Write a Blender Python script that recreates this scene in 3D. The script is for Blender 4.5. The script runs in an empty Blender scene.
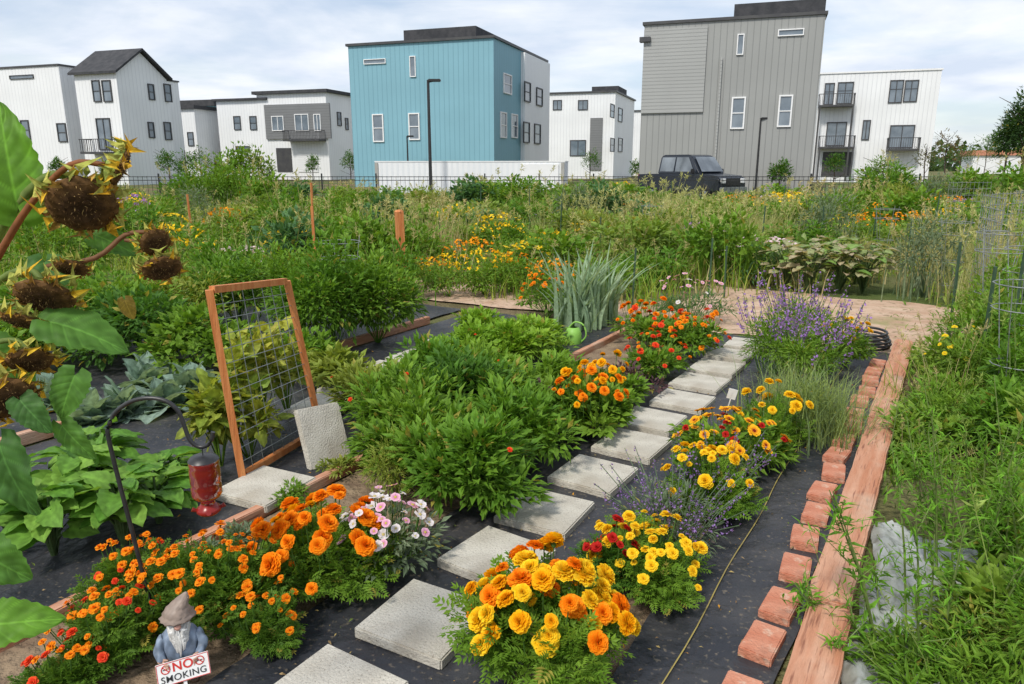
import bpy, bmesh, math, random
import numpy as np
from mathutils import Vector, Matrix, Euler, noise
rng=np.random.default_rng(11); random.seed(11)
rad=math.radians
scene=bpy.context.scene
COL=scene.collection
# ------------------------------------------------------------ camera geometry
FP=720.0; P=rad(13.8); H=1.7
sp_,cp_=math.sin(P),math.cos(P)
def ray(px,py):
    u=(px-512)/FP; v=(342-py)/FP
    return Vector((u,cp_+v*sp_,-sp_+v*cp_))
def G(px,py,z=0.0):
    d=ray(px,py); t=(z-H)/d.z
    return Vector((d.x*t,d.y*t,z))
def S(px,py,Y):
    d=ray(px,py); t=Y/d.y
    return Vector((d.x*t,Y,H+d.z*t))
GA=rad(31.0)
gd=Vector((math.sin(GA),math.cos(GA),0)); gn=Vector((math.cos(GA),-math.sin(GA),0))
GO=Vector((-0.341,2.487,0))
def GF(s,n,z=0.0):
    p=GO+gd*s+gn*n; p.z=z; return p
def toGF(x,y):
    r=Vector((x,y,0))-GO
    return r.dot(gd),r.dot(gn)
# ------------------------------------------------------------ materials
def newmat(name):
    m=bpy.data.materials.new(name); m.use_nodes=True
    nt=m.node_tree; nt.nodes.clear()
    out=nt.nodes.new('ShaderNodeOutputMaterial')
    return m,nt,out
def N(nt,t,**kw):
    n=nt.nodes.new(t)
    for k,v in kw.items(): setattr(n,k,v)
    return n
def L(nt,a,b): nt.links.new(a,b)
def mixcol(nt,fac,a,b,blend='MIX'):
    m=N(nt,'ShaderNodeMix',data_type='RGBA',blend_type=blend)
    for sock,val in ((m.inputs[0],fac),(m.inputs[6],a),(m.inputs[7],b)):
        if hasattr(val,'links'): L(nt,val,sock)
        elif isinstance(val,(int,float)): sock.default_value=val
        else: sock.default_value=(*val,1)
    return m.outputs[2]
def noise_fac(nt,scale,detail=4,coord='Object',stretch=None,lo=.35,hi=.65):
    tc=N(nt,'ShaderNodeTexCoord'); src=tc.outputs[coord]
    if stretch:
        mp=N(nt,'ShaderNodeMapping'); mp.inputs['Scale'].default_value=stretch
        L(nt,src,mp.inputs[0]); src=mp.outputs[0]
    n=N(nt,'ShaderNodeTexNoise'); n.inputs['Scale'].default_value=scale; n.inputs['Detail'].default_value=detail
    L(nt,src,n.inputs[0])
    r=N(nt,'ShaderNodeMapRange'); r.inputs[1].default_value=lo; r.inputs[2].default_value=hi
    L(nt,n.outputs[0],r.inputs[0])
    return r.outputs[0]
def attr_mat(name,rough=.5,transl=.25,nscale=30,var=.35,spec=.3):
    m,nt,out=newmat(name)
    a=N(nt,'ShaderNodeAttribute',attribute_name='Col')
    nf=noise_fac(nt,nscale,2)
    dark=mixcol(nt,1.0,a.outputs[0],(1-var,1-var,1-var),'MULTIPLY')
    c=mixcol(nt,nf,dark,a.outputs[0])
    b=N(nt,'ShaderNodeBsdfPrincipled'); L(nt,c,b.inputs['Base Color'])
    b.inputs['Roughness'].default_value=rough; b.inputs['Specular IOR Level'].default_value=spec
    if transl>0:
        t=N(nt,'ShaderNodeBsdfTranslucent')
        c2=mixcol(nt,1.0,c,(1.6,1.5,.7),'MULTIPLY'); L(nt,c2,t.inputs[0])
        mx=N(nt,'ShaderNodeMixShader'); mx.inputs[0].default_value=transl
        L(nt,b.outputs[0],mx.inputs[1]); L(nt,t.outputs[0],mx.inputs[2]); L(nt,mx.outputs[0],out.inputs[0])
    else: L(nt,b.outputs[0],out.inputs[0])
    return m
LEAFM=attr_mat('leaf_surface',.55,.33,30,.3,.2)
PETM=attr_mat('petal_surface',.6,.25,60,.15,.12)
WAXM=attr_mat('painted_surface',.5,0,40,.25,.4)
DRYM=attr_mat('dried_plant',.8,.1,80,.5,.1)
def simple(name,c1,c2=None,scale=8,rough=.6,metal=0,bump=0,stretch=None,bscale=None,lo=.35,hi=.65,spec=.4,detail=4):
    m,nt,out=newmat(name)
    b=N(nt,'ShaderNodeBsdfPrincipled'); b.inputs['Roughness'].default_value=rough; b.inputs['Metallic'].default_value=metal
    b.inputs['Specular IOR Level'].default_value=spec
    if c2 is None: c2=tuple(x*.8 for x in c1)
    nf=noise_fac(nt,scale,detail,stretch=stretch,lo=lo,hi=hi)
    L(nt,mixcol(nt,nf,c1,c2),b.inputs['Base Color'])
    if bump>0:
        bf=noise_fac(nt,bscale or scale*4,5,stretch=stretch,lo=.2,hi=.8)
        bp=N(nt,'ShaderNodeBump'); bp.inputs['Strength'].default_value=bump; bp.inputs['Distance'].default_value=.02
        L(nt,bf,bp.inputs['Height']); L(nt,bp.outputs[0],b.inputs['Normal'])
    L(nt,b.outputs[0],out.inputs[0])
    return m
def overlay(m,scale,lo,hi,col,stretch=None,detail=2):
    nt=m.node_tree; b=[n for n in nt.nodes if n.type=='BSDF_PRINCIPLED'][0]
    old=b.inputs['Base Color'].links[0].from_socket
    f=noise_fac(nt,scale,detail,stretch=stretch,lo=lo,hi=hi)
    L(nt,mixcol(nt,f,old,col),b.inputs['Base Color'])
concrete=simple('concrete_paver',(.58,.55,.48),(.45,.42,.36),7,.9,bump=.35,bscale=90)
overlay(concrete,130,.58,.72,(.27,.24,.20)); overlay(concrete,2.3,.55,.75,(.38,.33,.26),detail=5)
brickm=simple('brick_clay',(.47,.17,.10),(.56,.26,.17),11,.9,bump=.35,bscale=70)
overlay(brickm,26,.60,.74,(.58,.40,.30)); overlay(brickm,7,.58,.76,(.30,.12,.075),detail=4)
timberm=simple('weathered_timber',(.47,.20,.11),(.58,.32,.21),4,.8,bump=.45,stretch=(6,.5,6),bscale=20)
overlay(timberm,14,.57,.69,(.25,.10,.06),(6,.35,6),4); overlay(timberm,2.2,.55,.75,(.58,.44,.33),detail=5)
cedarm=simple('cedar_wood',(.48,.15,.04),(.60,.24,.08),6,.6,bump=.3,stretch=(6,6,.5))
soilm=simple('soil',(.17,.115,.075),(.30,.22,.14),6,.95,bump=1,bscale=30)
dirtm=simple('dry_dirt',(.44,.28,.19),(.56,.41,.30),3,.95,bump=.8,bscale=25)
overlay(dirtm,14,.56,.7,(.28,.20,.12)); overlay(dirtm,1.6,.58,.70,(.30,.26,.12),detail=6)
blackm=simple('black_metal',(.015,.015,.017),(.03,.03,.03),20,.4,spec=.5)
galvm=simple('galvanised_wire',(.22,.24,.24),(.32,.34,.33),30,.45,metal=.5)
greenpost=simple('green_painted_steel',(.03,.07,.04),(.05,.09,.05),30,.5)
asphalt=simple('asphalt',(.05,.05,.052),(.07,.07,.07),3,.9,bump=.3,bscale=60)
kerbm=simple('kerb_concrete',(.4,.39,.36),(.32,.31,.29),3,.9)
def fabric():
    m,nt,out=newmat('woven_landscape_fabric')
    b=N(nt,'ShaderNodeBsdfPrincipled'); b.inputs['Roughness'].default_value=.48; b.inputs['Specular IOR Level'].default_value=.45
    f1=noise_fac(nt,2.2,6,lo=.42,hi=.72); f2=noise_fac(nt,45,3,lo=.6,hi=.74)
    c=mixcol(nt,f1,(.022,.024,.031),(.062,.06,.062))
    c=mixcol(nt,f2,c,(.15,.125,.095))
    L(nt,c,b.inputs['Base Color'])
    tc=N(nt,'ShaderNodeTexCoord'); w=N(nt,'ShaderNodeTexNoise'); w.inputs['Scale'].default_value=7; w.inputs['Detail'].default_value=4; L(nt,tc.outputs['Object'],w.inputs[0])
    bp=N(nt,'ShaderNodeBump'); bp.inputs['Strength'].default_value=.9; bp.inputs['Distance'].default_value=.04
    L(nt,w.outputs[0],bp.inputs['Height']); L(nt,bp.outputs[0],b.inputs['Normal'])
    L(nt,b.outputs[0],out.inputs[0]); return m
fabricm=fabric()
def groundmat():
    m,nt,out=newmat('garden_ground')
    b=N(nt,'ShaderNodeBsdfPrincipled'); b.inputs['Roughness'].default_value=.95; b.inputs['Specular IOR Level'].default_value=.1
    f1=noise_fac(nt,1.3,6); f2=noise_fac(nt,.25,4,lo=.4,hi=.6)
    c=mixcol(nt,f1,(.13,.09,.055),(.26,.20,.12))
    c=mixcol(nt,f2,c,(.10,.14,.04))
    L(nt,c,b.inputs['Base Color'])
    bp=N(nt,'ShaderNodeBump'); bp.inputs['Strength'].default_value=1; bp.inputs['Distance'].default_value=.04
    L(nt,noise_fac(nt,22,5,lo=.2,hi=.8),bp.inputs['Height']); L(nt,bp.outputs[0],b.inputs['Normal'])
    L(nt,b.outputs[0],out.inputs[0]); return m
groundm=groundmat()
def siding(name,col,line,period=.4,vertical=True,width=.12,rough=.6):
    m,nt,out=newmat(name)
    b=N(nt,'ShaderNodeBsdfPrincipled'); b.inputs['Roughness'].default_value=rough
    tc=N(nt,'ShaderNodeTexCoord'); sx=N(nt,'ShaderNodeSeparateXYZ'); L(nt,tc.outputs['Object'],sx.inputs[0])
    if vertical:
        ad=N(nt,'ShaderNodeMath',operation='ADD'); L(nt,sx.outputs[0],ad.inputs[0]); L(nt,sx.outputs[1],ad.inputs[1]); src=ad.outputs[0]
    else: src=sx.outputs[2]
    dv=N(nt,'ShaderNodeMath',operation='DIVIDE'); L(nt,src,dv.inputs[0]); dv.inputs[1].default_value=period
    fr=N(nt,'ShaderNodeMath',operation='FRACT'); L(nt,dv.outputs[0],fr.inputs[0])
    lt=N(nt,'ShaderNodeMath',operation='LESS_THAN'); L(nt,fr.outputs[0],lt.inputs[0]); lt.inputs[1].default_value=width
    nf=noise_fac(nt,.35,5)
    base=mixcol(nt,nf,col,tuple(x*.92 for x in col))
    L(nt,mixcol(nt,lt.outputs[0],base,line),b.inputs['Base Color'])
    bp=N(nt,'ShaderNodeBump'); bp.inputs['Strength'].default_value=.6; bp.inputs['Distance'].default_value=.03
    L(nt,lt.outputs[0],bp.inputs['Height']); L(nt,bp.outputs[0],b.inputs['Normal'])
    L(nt,b.outputs[0],out.inputs[0]); return m
whitev=siding('white_batten_siding',(.80,.81,.82),(.66,.67,.69),.4)
whiteh=siding('white_lap_siding',(.80,.81,.82),(.66,.67,.69),.2,False)
bluev=siding('blue_batten_siding',(.20,.40,.48),(.145,.31,.385),.4)
greyv=siding('grey_batten_siding',(.30,.305,.295),(.22,.225,.22),.4)
greyh=siding('grey_lap_siding',(.36,.365,.355),(.27,.275,.27),.22,False,.2)
darkgreyv=siding('dark_grey_siding',(.19,.195,.20),(.14,.145,.15),.3,False)
roofm=simple('dark_shingle',(.035,.037,.042),(.06,.06,.065),2,.9,bump=.5,bscale=8)
trimw=simple('white_trim',(.8,.8,.8),(.74,.74,.74),2,.5)
trimd=simple('dark_trim',(.05,.05,.055),(.07,.07,.07),2,.5)
glassm=simple('window_glass',(.10,.13,.16),(.20,.24,.28),.8,.08,spec=.9)
# ------------------------------------------------------------ mesh tools
class Acc:
    def __init__(s): s.V=[];s.LI=[];s.LC=[];s.C=[];s.M=[];s.n=0
    def add(s,V,F,C=(.5,.5,.5),m=0):
        V=np.asarray(V,dtype=np.float32).reshape(-1,3); F=np.asarray(F,dtype=np.int64)
        s.V.append(V); s.LI.append((F+s.n).ravel()); s.LC.append(np.full(len(F),F.shape[1]))
        C=np.asarray(C,dtype=np.float32)
        if C.ndim==1: C=np.tile(C,(len(V),1))
        s.C.append(C); s.M.append(np.full(len(F),m)); s.n+=len(V)
    def build(s,name,mats,smooth=False):
        me=bpy.data.meshes.new(name)
        V=np.concatenate(s.V); li=np.concatenate(s.LI).astype(np.int32); lc=np.concatenate(s.LC)
        me.vertices.add(len(V)); me.vertices.foreach_set('co',V.ravel())
        me.loops.add(len(li)); me.loops.foreach_set('vertex_index',li)
        st=np.concatenate([[0],np.cumsum(lc)[:-1]]).astype(np.int32)
        me.polygons.add(len(lc)); me.polygons.foreach_set('loop_start',st)
        me.update(calc_edges=True)
        for m in mats: me.materials.append(m)
        me.polygons.foreach_set('material_index',np.concatenate(s.M).astype(np.int32))
        me.polygons.foreach_set('use_smooth',np.full(len(lc),smooth))
        C=np.clip(np.concatenate(s.C),0,1); C4=np.concatenate([C,np.ones((len(C),1),np.float32)],1).astype(np.float32)
        a=me.attributes.new('Col','FLOAT_COLOR','POINT'); a.data.foreach_set('color',C4.ravel())
        me.validate(); me.update()
        return me
def nrm(a): return a/np.maximum(np.linalg.norm(a,axis=-1,keepdims=True),1e-6)
def inst(acc,T,TF,pos,dirs,ups,scale,col,tshade=None,m=0,wscale=None):
    T=np.asarray(T,float); TF=np.asarray(TF); n=len(pos); k=len(T)
    y=nrm(np.asarray(dirs,float)); x=nrm(np.cross(y,ups)); z=np.cross(x,y)
    sc=np.broadcast_to(np.asarray(scale,float),(n,))[:,None,None]
    ws=1.0 if wscale is None else wscale
    V=pos[:,None,:]+sc*(T[None,:,0,None]*x[:,None,:]*ws+T[None,:,1,None]*y[:,None,:]+T[None,:,2,None]*z[:,None,:])
    F=(TF[None]+(np.arange(n)*k)[:,None,None]).reshape(-1,TF.shape[1])
    C=np.repeat(np.broadcast_to(np.asarray(col,float),(n,3))[:,None,:],k,axis=1)
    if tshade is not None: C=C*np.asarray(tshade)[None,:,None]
    acc.add(V.reshape(-1,3),F,C.reshape(-1,3),m)
def leafT(w,droop=.15,fold=.07):
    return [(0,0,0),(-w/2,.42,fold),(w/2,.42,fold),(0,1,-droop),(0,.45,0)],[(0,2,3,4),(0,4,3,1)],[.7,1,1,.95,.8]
BROAD=leafT(.55); MED=leafT(.38,.2); LANCE=leafT(.2,.2); OVAL=leafT(.7,.1)
def featherT(k=4,w=.09):
    V=[];F=[];sh=[]
    for i in range(k):
        y=.15+.75*i/k; ln=.34*(1-.5*i/k)
        for sx in(-1,1):
            b=len(V)
            V+=[(0,y,0),(sx*ln*.5,y+.02,.03),(sx*ln,y+.2,-.02),(sx*ln*.4,y+w+.08,.02)]
            F.append((b,b+1,b+2,b+3) if sx>0 else (b,b+3,b+2,b+1)); sh+=[.75,1,1.1,1]
    b=len(V); V+=[(0,.7,0),(.06,.85,0),(0,1.05,-.05),(-.06,.85,0)]; F.append((b,b+1,b+2,b+3)); sh+=[.8,1,1.1,1]
    return V,F,sh
FEATH=featherT()
def bigT(nl=8,nw=6,width=.85,droop=.3,fold=.25,wav=.03):
    V=[];F=[];sh=[]
    for i in range(nl+1):
        t=i/nl; w=width/2*1.75*((1-t)**.75)*((t+.1)**.42)
        if i==0: w=width*.22
        for j in range(nw+1):
            s=j/nw*2-1
            y=t-.16*abs(s)**1.2*(1-t)**2 
            e=(1+.06*((i%2)*2-1)) if abs(s)==1 else 1
            V.append((s*w*e,y,fold*abs(s)*w-droop*t*t+wav*math.sin(i*1.9+j*2.3)))
            sh.append(1.25 if j==nw//2 else (.85+.2*((i+j)%2)))
    for i in range(nl):
        for j in range(nw):
            a=i*(nw+1)+j; F.append((a,a+1,a+nw+2,a+nw+1))
    return V,F,sh
BIG=bigT(); BIGSM=bigT(4,4)
def heroT(width=.8,droop=.35,fold=.15,nl=44,nw=28):
    V=[];F=[];sh=[]
    for i in range(nl+1):
        t=i/nl; w=width/2*1.75*((1-t)**.72)*((t+.07)**.40)*min(1,(t/.05)**.5 if t>0 else .25)
        for j in range(nw+1):
            s=j/nw*2-1; a=abs(s)
            y=t-.20*a**1.3*(1-t)**2
            e=1+(.05*math.sin(t*60) if a>.95 else 0)
            q=(t-.33*a)*6.5; fr=abs((q%1)-.5)*2
            vein=max(0,(fr-.86)/.14)*(1 if q>-.5 else 0)
            mid=max(0,1-a/.05)
            z=fold*a*w-droop*t*t+.045*math.sin(t*7+s*3)*a+.012*(1-fr)+.025*math.sin(t*19+2*s)*a
            V.append((s*w*e,y,z)); sh.append(.85+.55*max(vein*.8,mid)+.22*noise.noise(Vector((s*4,t*6,width*9))))
    for i in range(nl):
        for j in range(nw):
            a=i*(nw+1)+j; F.append((a,a+1,a+nw+2,a+nw+1))
    return V,F,sh
def tube(acc,pts,radii,sides=5,col=(.1,.2,.05),m=0,cap=True):
    pts=[Vector(p) for p in pts]; n=len(pts); V=[];F=[]
    if not hasattr(radii,'__len__'): radii=[radii]*n
    for i,p in enumerate(pts):
        d=(pts[min(i+1,n-1)]-pts[max(i-1,0)])
        if d.length<1e-9: d=Vector((0,0,1))
        d.normalize()
        a=d.cross(Vector((0,0,1)) if abs(d.z)<.9 else Vector((1,0,0))).normalized(); b=d.cross(a)
        for k in range(sides):
            t=2*math.pi*k/sides; V.append(p+(a*math.cos(t)+b*math.sin(t))*radii[i])
    for i in range(n-1):
        for k in range(sides):
            F.append((i*sides+k,i*sides+(k+1)%sides,(i+1)*sides+(k+1)%sides,(i+1)*sides+k))
    acc.add([tuple(v) for v in V],F,col,m)
    if cap:
        acc.add([tuple(v) for v in V[:sides]],[tuple(range(sides))],col,m); acc.add([tuple(v) for v in V[-sides:]],[tuple(range(sides))],col,m)
def lathe(acc,prof,seg=20,col=(.5,.5,.5),m=0,loc=(0,0,0),cols=None,wob=0):
    V=[];F=[];C=[]
    for i,(r,z) in enumerate(prof):
        for k in range(seg):
            t=2*math.pi*k/seg; rr=max(r,1e-4)*(1+wob*math.sin(k*2.7+i*1.3))
            V.append((loc[0]+rr*math.cos(t),loc[1]+rr*math.sin(t),loc[2]+z)); C.append(cols[i] if cols else col)
    for i in range(len(prof)-1):
        for k in range(seg): F.append((i*seg+k,i*seg+(k+1)%seg,(i+1)*seg+(k+1)%seg,(i+1)*seg+k))
    acc.add(V,F,np.array(C),m)
def boxV(acc,c,s,col=(.5,.5,.5),m=0,R=None):
    V=[]
    for dz in(-.5,.5):
        for dx,dy in((-.5,-.5),(.5,-.5),(.5,.5),(-.5,.5)):
            v=Vector((dx*s[0],dy*s[1],dz*s[2]))
            if R is not None: v=R@v
            V.append(tuple(v+Vector(c)))
    acc.add(V,[(3,2,1,0),(4,5,6,7),(0,1,5,4),(1,2,6,5),(2,3,7,6),(3,0,4,7)],col,m)
def obj(name,me,parent=None,loc=(0,0,0),rot=(0,0,0),scale=(1,1,1)):
    o=bpy.data.objects.new(name,me); COL.objects.link(o)
    o.location=loc; o.rotation_euler=rot; o.scale=scale
    if parent: o.parent=parent
    return o
def thing(o,label,cat,group=None):
    o['label']=label; o['category']=cat
    if group: o['group']=group
    return o
def bevbox(name,size,mat,bev=.01,seg=2):
    bm=bmesh.new(); bmesh.ops.create_cube(bm,size=1); bmesh.ops.scale(bm,vec=size,verts=bm.verts)
    if bev>0: bmesh.ops.bevel(bm,geom=bm.edges[:],offset=bev,segments=seg,affect='EDGES')
    me=bpy.data.meshes.new(name); bm.to_mesh(me); bm.free(); me.materials.append(mat); return me
def worn(name,size,mat,cuts,bev,amp,seed):
    bm=bmesh.new(); bmesh.ops.create_cube(bm,size=1); bmesh.ops.scale(bm,vec=size,verts=bm.verts)
    bmesh.ops.subdivide_edges(bm,edges=[e for e in bm.edges if e.calc_length()>max(size)*.9],cuts=cuts,use_grid_fill=True)
    bmesh.ops.bevel(bm,geom=[e for e in bm.edges if len(e.link_faces)==2 and e.calc_face_angle(0)>.5],offset=bev,segments=2,affect='EDGES')
    for v in bm.verts:
        k=v.co*9+Vector((seed*3.1,seed,0)); v.co+=Vector((noise.noise(k),noise.noise(k+Vector((9,0,0))),noise.noise(k+Vector((0,9,0)))))*amp
    me=bpy.data.meshes.new(name); bm.to_mesh(me); bm.free(); me.materials.append(mat); return me
def prism(name,prof,w,mat,bev=.03,taper=1.0,zt=0):
    bm=bmesh.new(); n=len(prof)
    a=[];b=[]
    for x,z in prof:
        ww=w/2*(taper if z>zt else 1)
        a.append(bm.verts.new((x,-ww,z))); b.append(bm.verts.new((x,ww,z)))
    bm.faces.new(a); bm.faces.new(b[::-1])
    for i in range(n): bm.faces.new((a[i],b[i],b[(i+1)%n],a[(i+1)%n]))
    bmesh.ops.recalc_face_normals(bm,faces=bm.faces[:])
    if bev: bmesh.ops.bevel(bm,geom=bm.edges[:],offset=bev,segments=2,affect='EDGES')
    me=bpy.data.meshes.new(name); bm.to_mesh(me); bm.free(); me.materials.append(mat); return me
def structure(o): o['kind']='structure'; return o
# ------------------------------------------------------------ ground, beds, fabric
def sheet(name,pts,z,mat):
    me=bpy.data.meshes.new(name); me.from_pydata([(p[0],p[1],z) for p in pts],[],[tuple(range(len(pts)))]); me.materials.append(mat)
    return structure(obj(name,me))
sheet('ground',[(-600,-20),(600,-20),(600,900),(-600,900)],0,groundm)
def gsheet(name,s0,s1,n0,n1,z,mat,amp=.006,res=.06,edge=.02):
    ns=max(2,int((s1-s0)/res)); nn=max(2,int((n1-n0)/res)); V=[];F=[]
    for i in range(ns+1):
        for j in range(nn+1):
            s=s0+(s1-s0)*i/ns; n=n0+(n1-n0)*j/nn
            if j in(0,nn): n+=edge*noise.noise(Vector((s*2.5,n*3,1)))
            if i in(0,ns): s+=edge*noise.noise(Vector((s*2.5,n*1.3,7)))
            p=GF(s,n); zz=z+amp*(noise.noise(Vector((p.x*5,p.y*5,3)))+1+.5*noise.noise(Vector((p.x*14,p.y*14,8))))
            V.append((p.x,p.y,max(zz,z*.6)))
    for i in range(ns):
        for j in range(nn):
            a=i*(nn+1)+j; F.append((a,a+nn+1,a+nn+2,a+1))
    me=bpy.data.meshes.new(name); me.from_pydata(V,[],F); me.materials.append(mat)
    me.polygons.foreach_set('use_smooth',[True]*len(F))
    return structure(obj(name,me))
gsheet('soil_bed',-2.2,5.6,-1.14,1.24,.006,soilm,.004,.1)
gsheet('landscape_fabric',-2.2,5.3,-.36,.50,.022,fabricm)
gsheet('landscape_fabric',-2.2,5.3,.78,1.27,.022,fabricm)
gsheet('landscape_fabric',-2.2,5.0,-3.1,-1.22,.018,fabricm,.008)
gsheet('landscape_fabric',-1.5,5.0,-5.6,-3.3,.018,fabricm,.006,.1)
seamm=simple('yellow_thread',(.45,.36,.10),(.35,.28,.1),9,.8)
a=Acc(); tube(a,[GF(s*.15-2,.95+.006*math.sin(s*.9),.040) for s in range(48)],.0024,4)
structure(obj('seam_thread',a.build('seam_thread',[seamm])))
gsheet('dirt_path',5.7,8.3,-1.2,14,.01,dirtm,.01,.25,.4)
gsheet('dirt_path',5.4,6.7,-8,-1.3,.01,dirtm,.01,.25,.3)
gsheet('dirt_path',5.35,6.2,-1.2,2.4,.013,dirtm,.008,.2,.2)
sheet('road',[(-200,36),(200,34),(200,42),(-200,47)],.004,asphalt)
a=Acc(); boxV(a,(0,0,.06),(400,.18,.14)); structure(obj('kerb',a.build('kerb',[kerbm]),loc=(0,34.7,0),rot=(0,0,-.005)))
# ------------------------------------------------------------ pavers
pm=[bevbox('paver',(.375,.375,.045),concrete,.006) for i in range(3)]
for i in range(-2,11):
    p=GF(-.077+i*.497+random.uniform(-.02,.02),.06+random.uniform(-.03,.03),.044+random.uniform(-.004,.004))
    o=obj('paver',pm[i%3],loc=p,rot=(random.uniform(-.02,.02),random.uniform(-.02,.02),-GA+random.uniform(-.07,.07)))
    thing(o,'square grey concrete paver lying on black landscape fabric','paver','stepping stones along the garden path')
for (px,py,rz) in((265,488,.1),(322,407,.2),(352,388,.1),(440,347,.3),(415,358,0),(385,370,.1)):
    o=obj('paver',pm[0],loc=G(px,py,.05),rot=(0,0,-GA+rz)); thing(o,'square concrete paver lying beside the wooden trellis bed','paver','pavers in the next bed')
o=obj('paver',pm[1],loc=G(325,462)+Vector((0,0,.165)),rot=(rad(66),rad(4),rad(48)),scale=(.75,.95,1)); thing(o,'concrete paver propped up on its edge against plants','paver')
bm2=[worn('brick',(.115,.195,.045),brickm,2,.005,.0028,i) for i in range(4)]
s=-1.08;k=0
while s<5.0:
    o=obj('brick',bm2[k%4],loc=GF(s,1.19+random.uniform(-.015,.008),.042),rot=(random.uniform(-.04,.04),random.uniform(-.04,.04),-GA+random.uniform(-.12,.12)))
    thing(o,'worn red clay brick laid beside the timber border','brick','bricks in a row along the timber border'); s+=.285+random.uniform(-.03,.04); k+=1
for i,(s0,s1,dn,dz) in enumerate(((-1.5,.655,.015,0),(.665,2.95,0,.004),(2.96,5.45,-.01,0))):
    me=worn('border_timber',(.15,s1-s0,.13),timberm,30,.009,.006,i+20)
    o=obj('border_timber',me,loc=GF((s0+s1)/2,1.36+dn,.07+dz),rot=(0,0,-GA)); thing(o,'long weathered reddish landscape timber edging the bed','timber','timbers edging the bed')
for i,(s0,s1) in enumerate(((-1.9,-.3),(-.29,1.6),(1.61,3.4),(3.41,5.2))):
    me=worn('border_board',(.055,s1-s0,.06),timberm,16,.005,.004,i+30)
    o=obj('border_board',me,loc=GF((s0+s1)/2,-1.17+random.uniform(-.01,.01),.035),rot=(0,0,-GA)); thing(o,'reddish wooden board edging the flower bed','board','boards edging the bed')
for (s0,s1,n) in((-1,1.5,-3.2),(1.51,4.2,-3.2)):
    me=bevbox('border_board',(.06,s1-s0,.08),timberm,.005)
    o=obj('border_board',me,loc=GF((s0+s1)/2,n,.05),rot=(0,0,-GA)); thing(o,'reddish wooden board edging a vegetable bed','board','boards edging the bed')
a=Acc(); n=2400
ss=rng.uniform(-1.2,5.2,n); nnn=rng.choice([0,1,2],n,p=[.45,.25,.3]); nv=np.where(nnn==0,rng.uniform(-.35,.6,n),np.where(nnn==1,rng.uniform(.6,1.2,n),rng.uniform(-3,-1.25,n)))
pos=np.array([GF(x,y,.043) for x,y in zip(ss,nv)])
d=rng.normal(size=(n,3)); d[:,2]*=.15; u=np.tile([0,0,1.],(n,1))+rng.normal(size=(n,3))*.3
inst(a,MED[0],MED[1],pos,d,u,.006+.022*rng.random(n)**2.2,np.array([(.40,.28,.14),(.28,.17,.08),(.5,.38,.15),(.18,.24,.06),(.7,.35,.05)])[rng.integers(0,5,n)])
o=obj('leaf_litter',a.build('leaf_litter',[DRYM])); o['kind']='stuff'; o['label']='small dry leaves and debris scattered on the black fabric'
# ------------------------------------------------------------ plants
BRIGHT=((.13,.29,.025),(.25,.42,.045)); MIDG=((.10,.25,.022),(.21,.39,.04)); DEEP=((.065,.18,.022),(.13,.28,.04)); YEL=((.25,.35,.045),(.40,.46,.09)); GREY=((.17,.25,.14),(.29,.36,.22)); TAN=((.44,.37,.18),(.60,.52,.28)); COOL=((.08,.20,.07),(.16,.31,.12)); PURP=((.13,.06,.09),(.20,.13,.12))
def foliage(acc,c,r,n,size,tmpl,cols,clumps=14,cs=.38,up=.5,stems=True,m=0,low=.15,jit=.6):
    c=np.array(c,float); r=np.array(r,float)
    cen=rng.normal(size=(clumps,3)); cen=nrm(cen); cen[:,2]=np.abs(cen[:,2])*1.0-.12
    cen*=rng.uniform(.35,.85,(clumps,1)); cen=cen*r
    ctone=rng.uniform(0,1,clumps)
    ci=rng.integers(0,clumps,n)
    off=nrm(rng.normal(size=(n,3)))*(rng.uniform(.35,1.0,(n,1)))*cs*r*rng.uniform(.7,1.15,(n,1))
    pos=cen[ci]+off
    pos[:,2]=np.where(pos[:,2]<low-c[2], np.abs(pos[:,2])*.3, pos[:,2])
    pos=pos+c; pos[:,2]=np.maximum(pos[:,2],.02)
    d=nrm(off/ r)+nrm(pos-c)*.5+rng.normal(size=(n,3))*jit*.5; d[:,2]+=up-.3
    u=rng.normal(size=(n,3))*jit*.6+np.array([0,0,1.])
    tone=np.clip(ctone[ci]*.6+rng.uniform(0,.4,n),0,1)[:,None]
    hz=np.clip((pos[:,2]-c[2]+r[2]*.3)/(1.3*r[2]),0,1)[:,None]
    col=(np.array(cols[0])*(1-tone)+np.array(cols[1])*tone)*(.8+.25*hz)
    yl=(rng.random(n)<.025)[:,None]; col=np.where(yl,np.array([.40,.36,.07]),col)
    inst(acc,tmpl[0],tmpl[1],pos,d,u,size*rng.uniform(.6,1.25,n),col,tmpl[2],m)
    if stems:
        for k in range(min(clumps,12)):
            e=Vector(cen[k]+c); tube(acc,[(c[0]*.9,c[1]*.9,0),tuple(Vector((c[0],c[1],0)).lerp(e,.5)+Vector((0,0,.03))),tuple(e)],[size*.06,size*.045,size*.03],4,np.array(cols[0])*.9,m,False)
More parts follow.
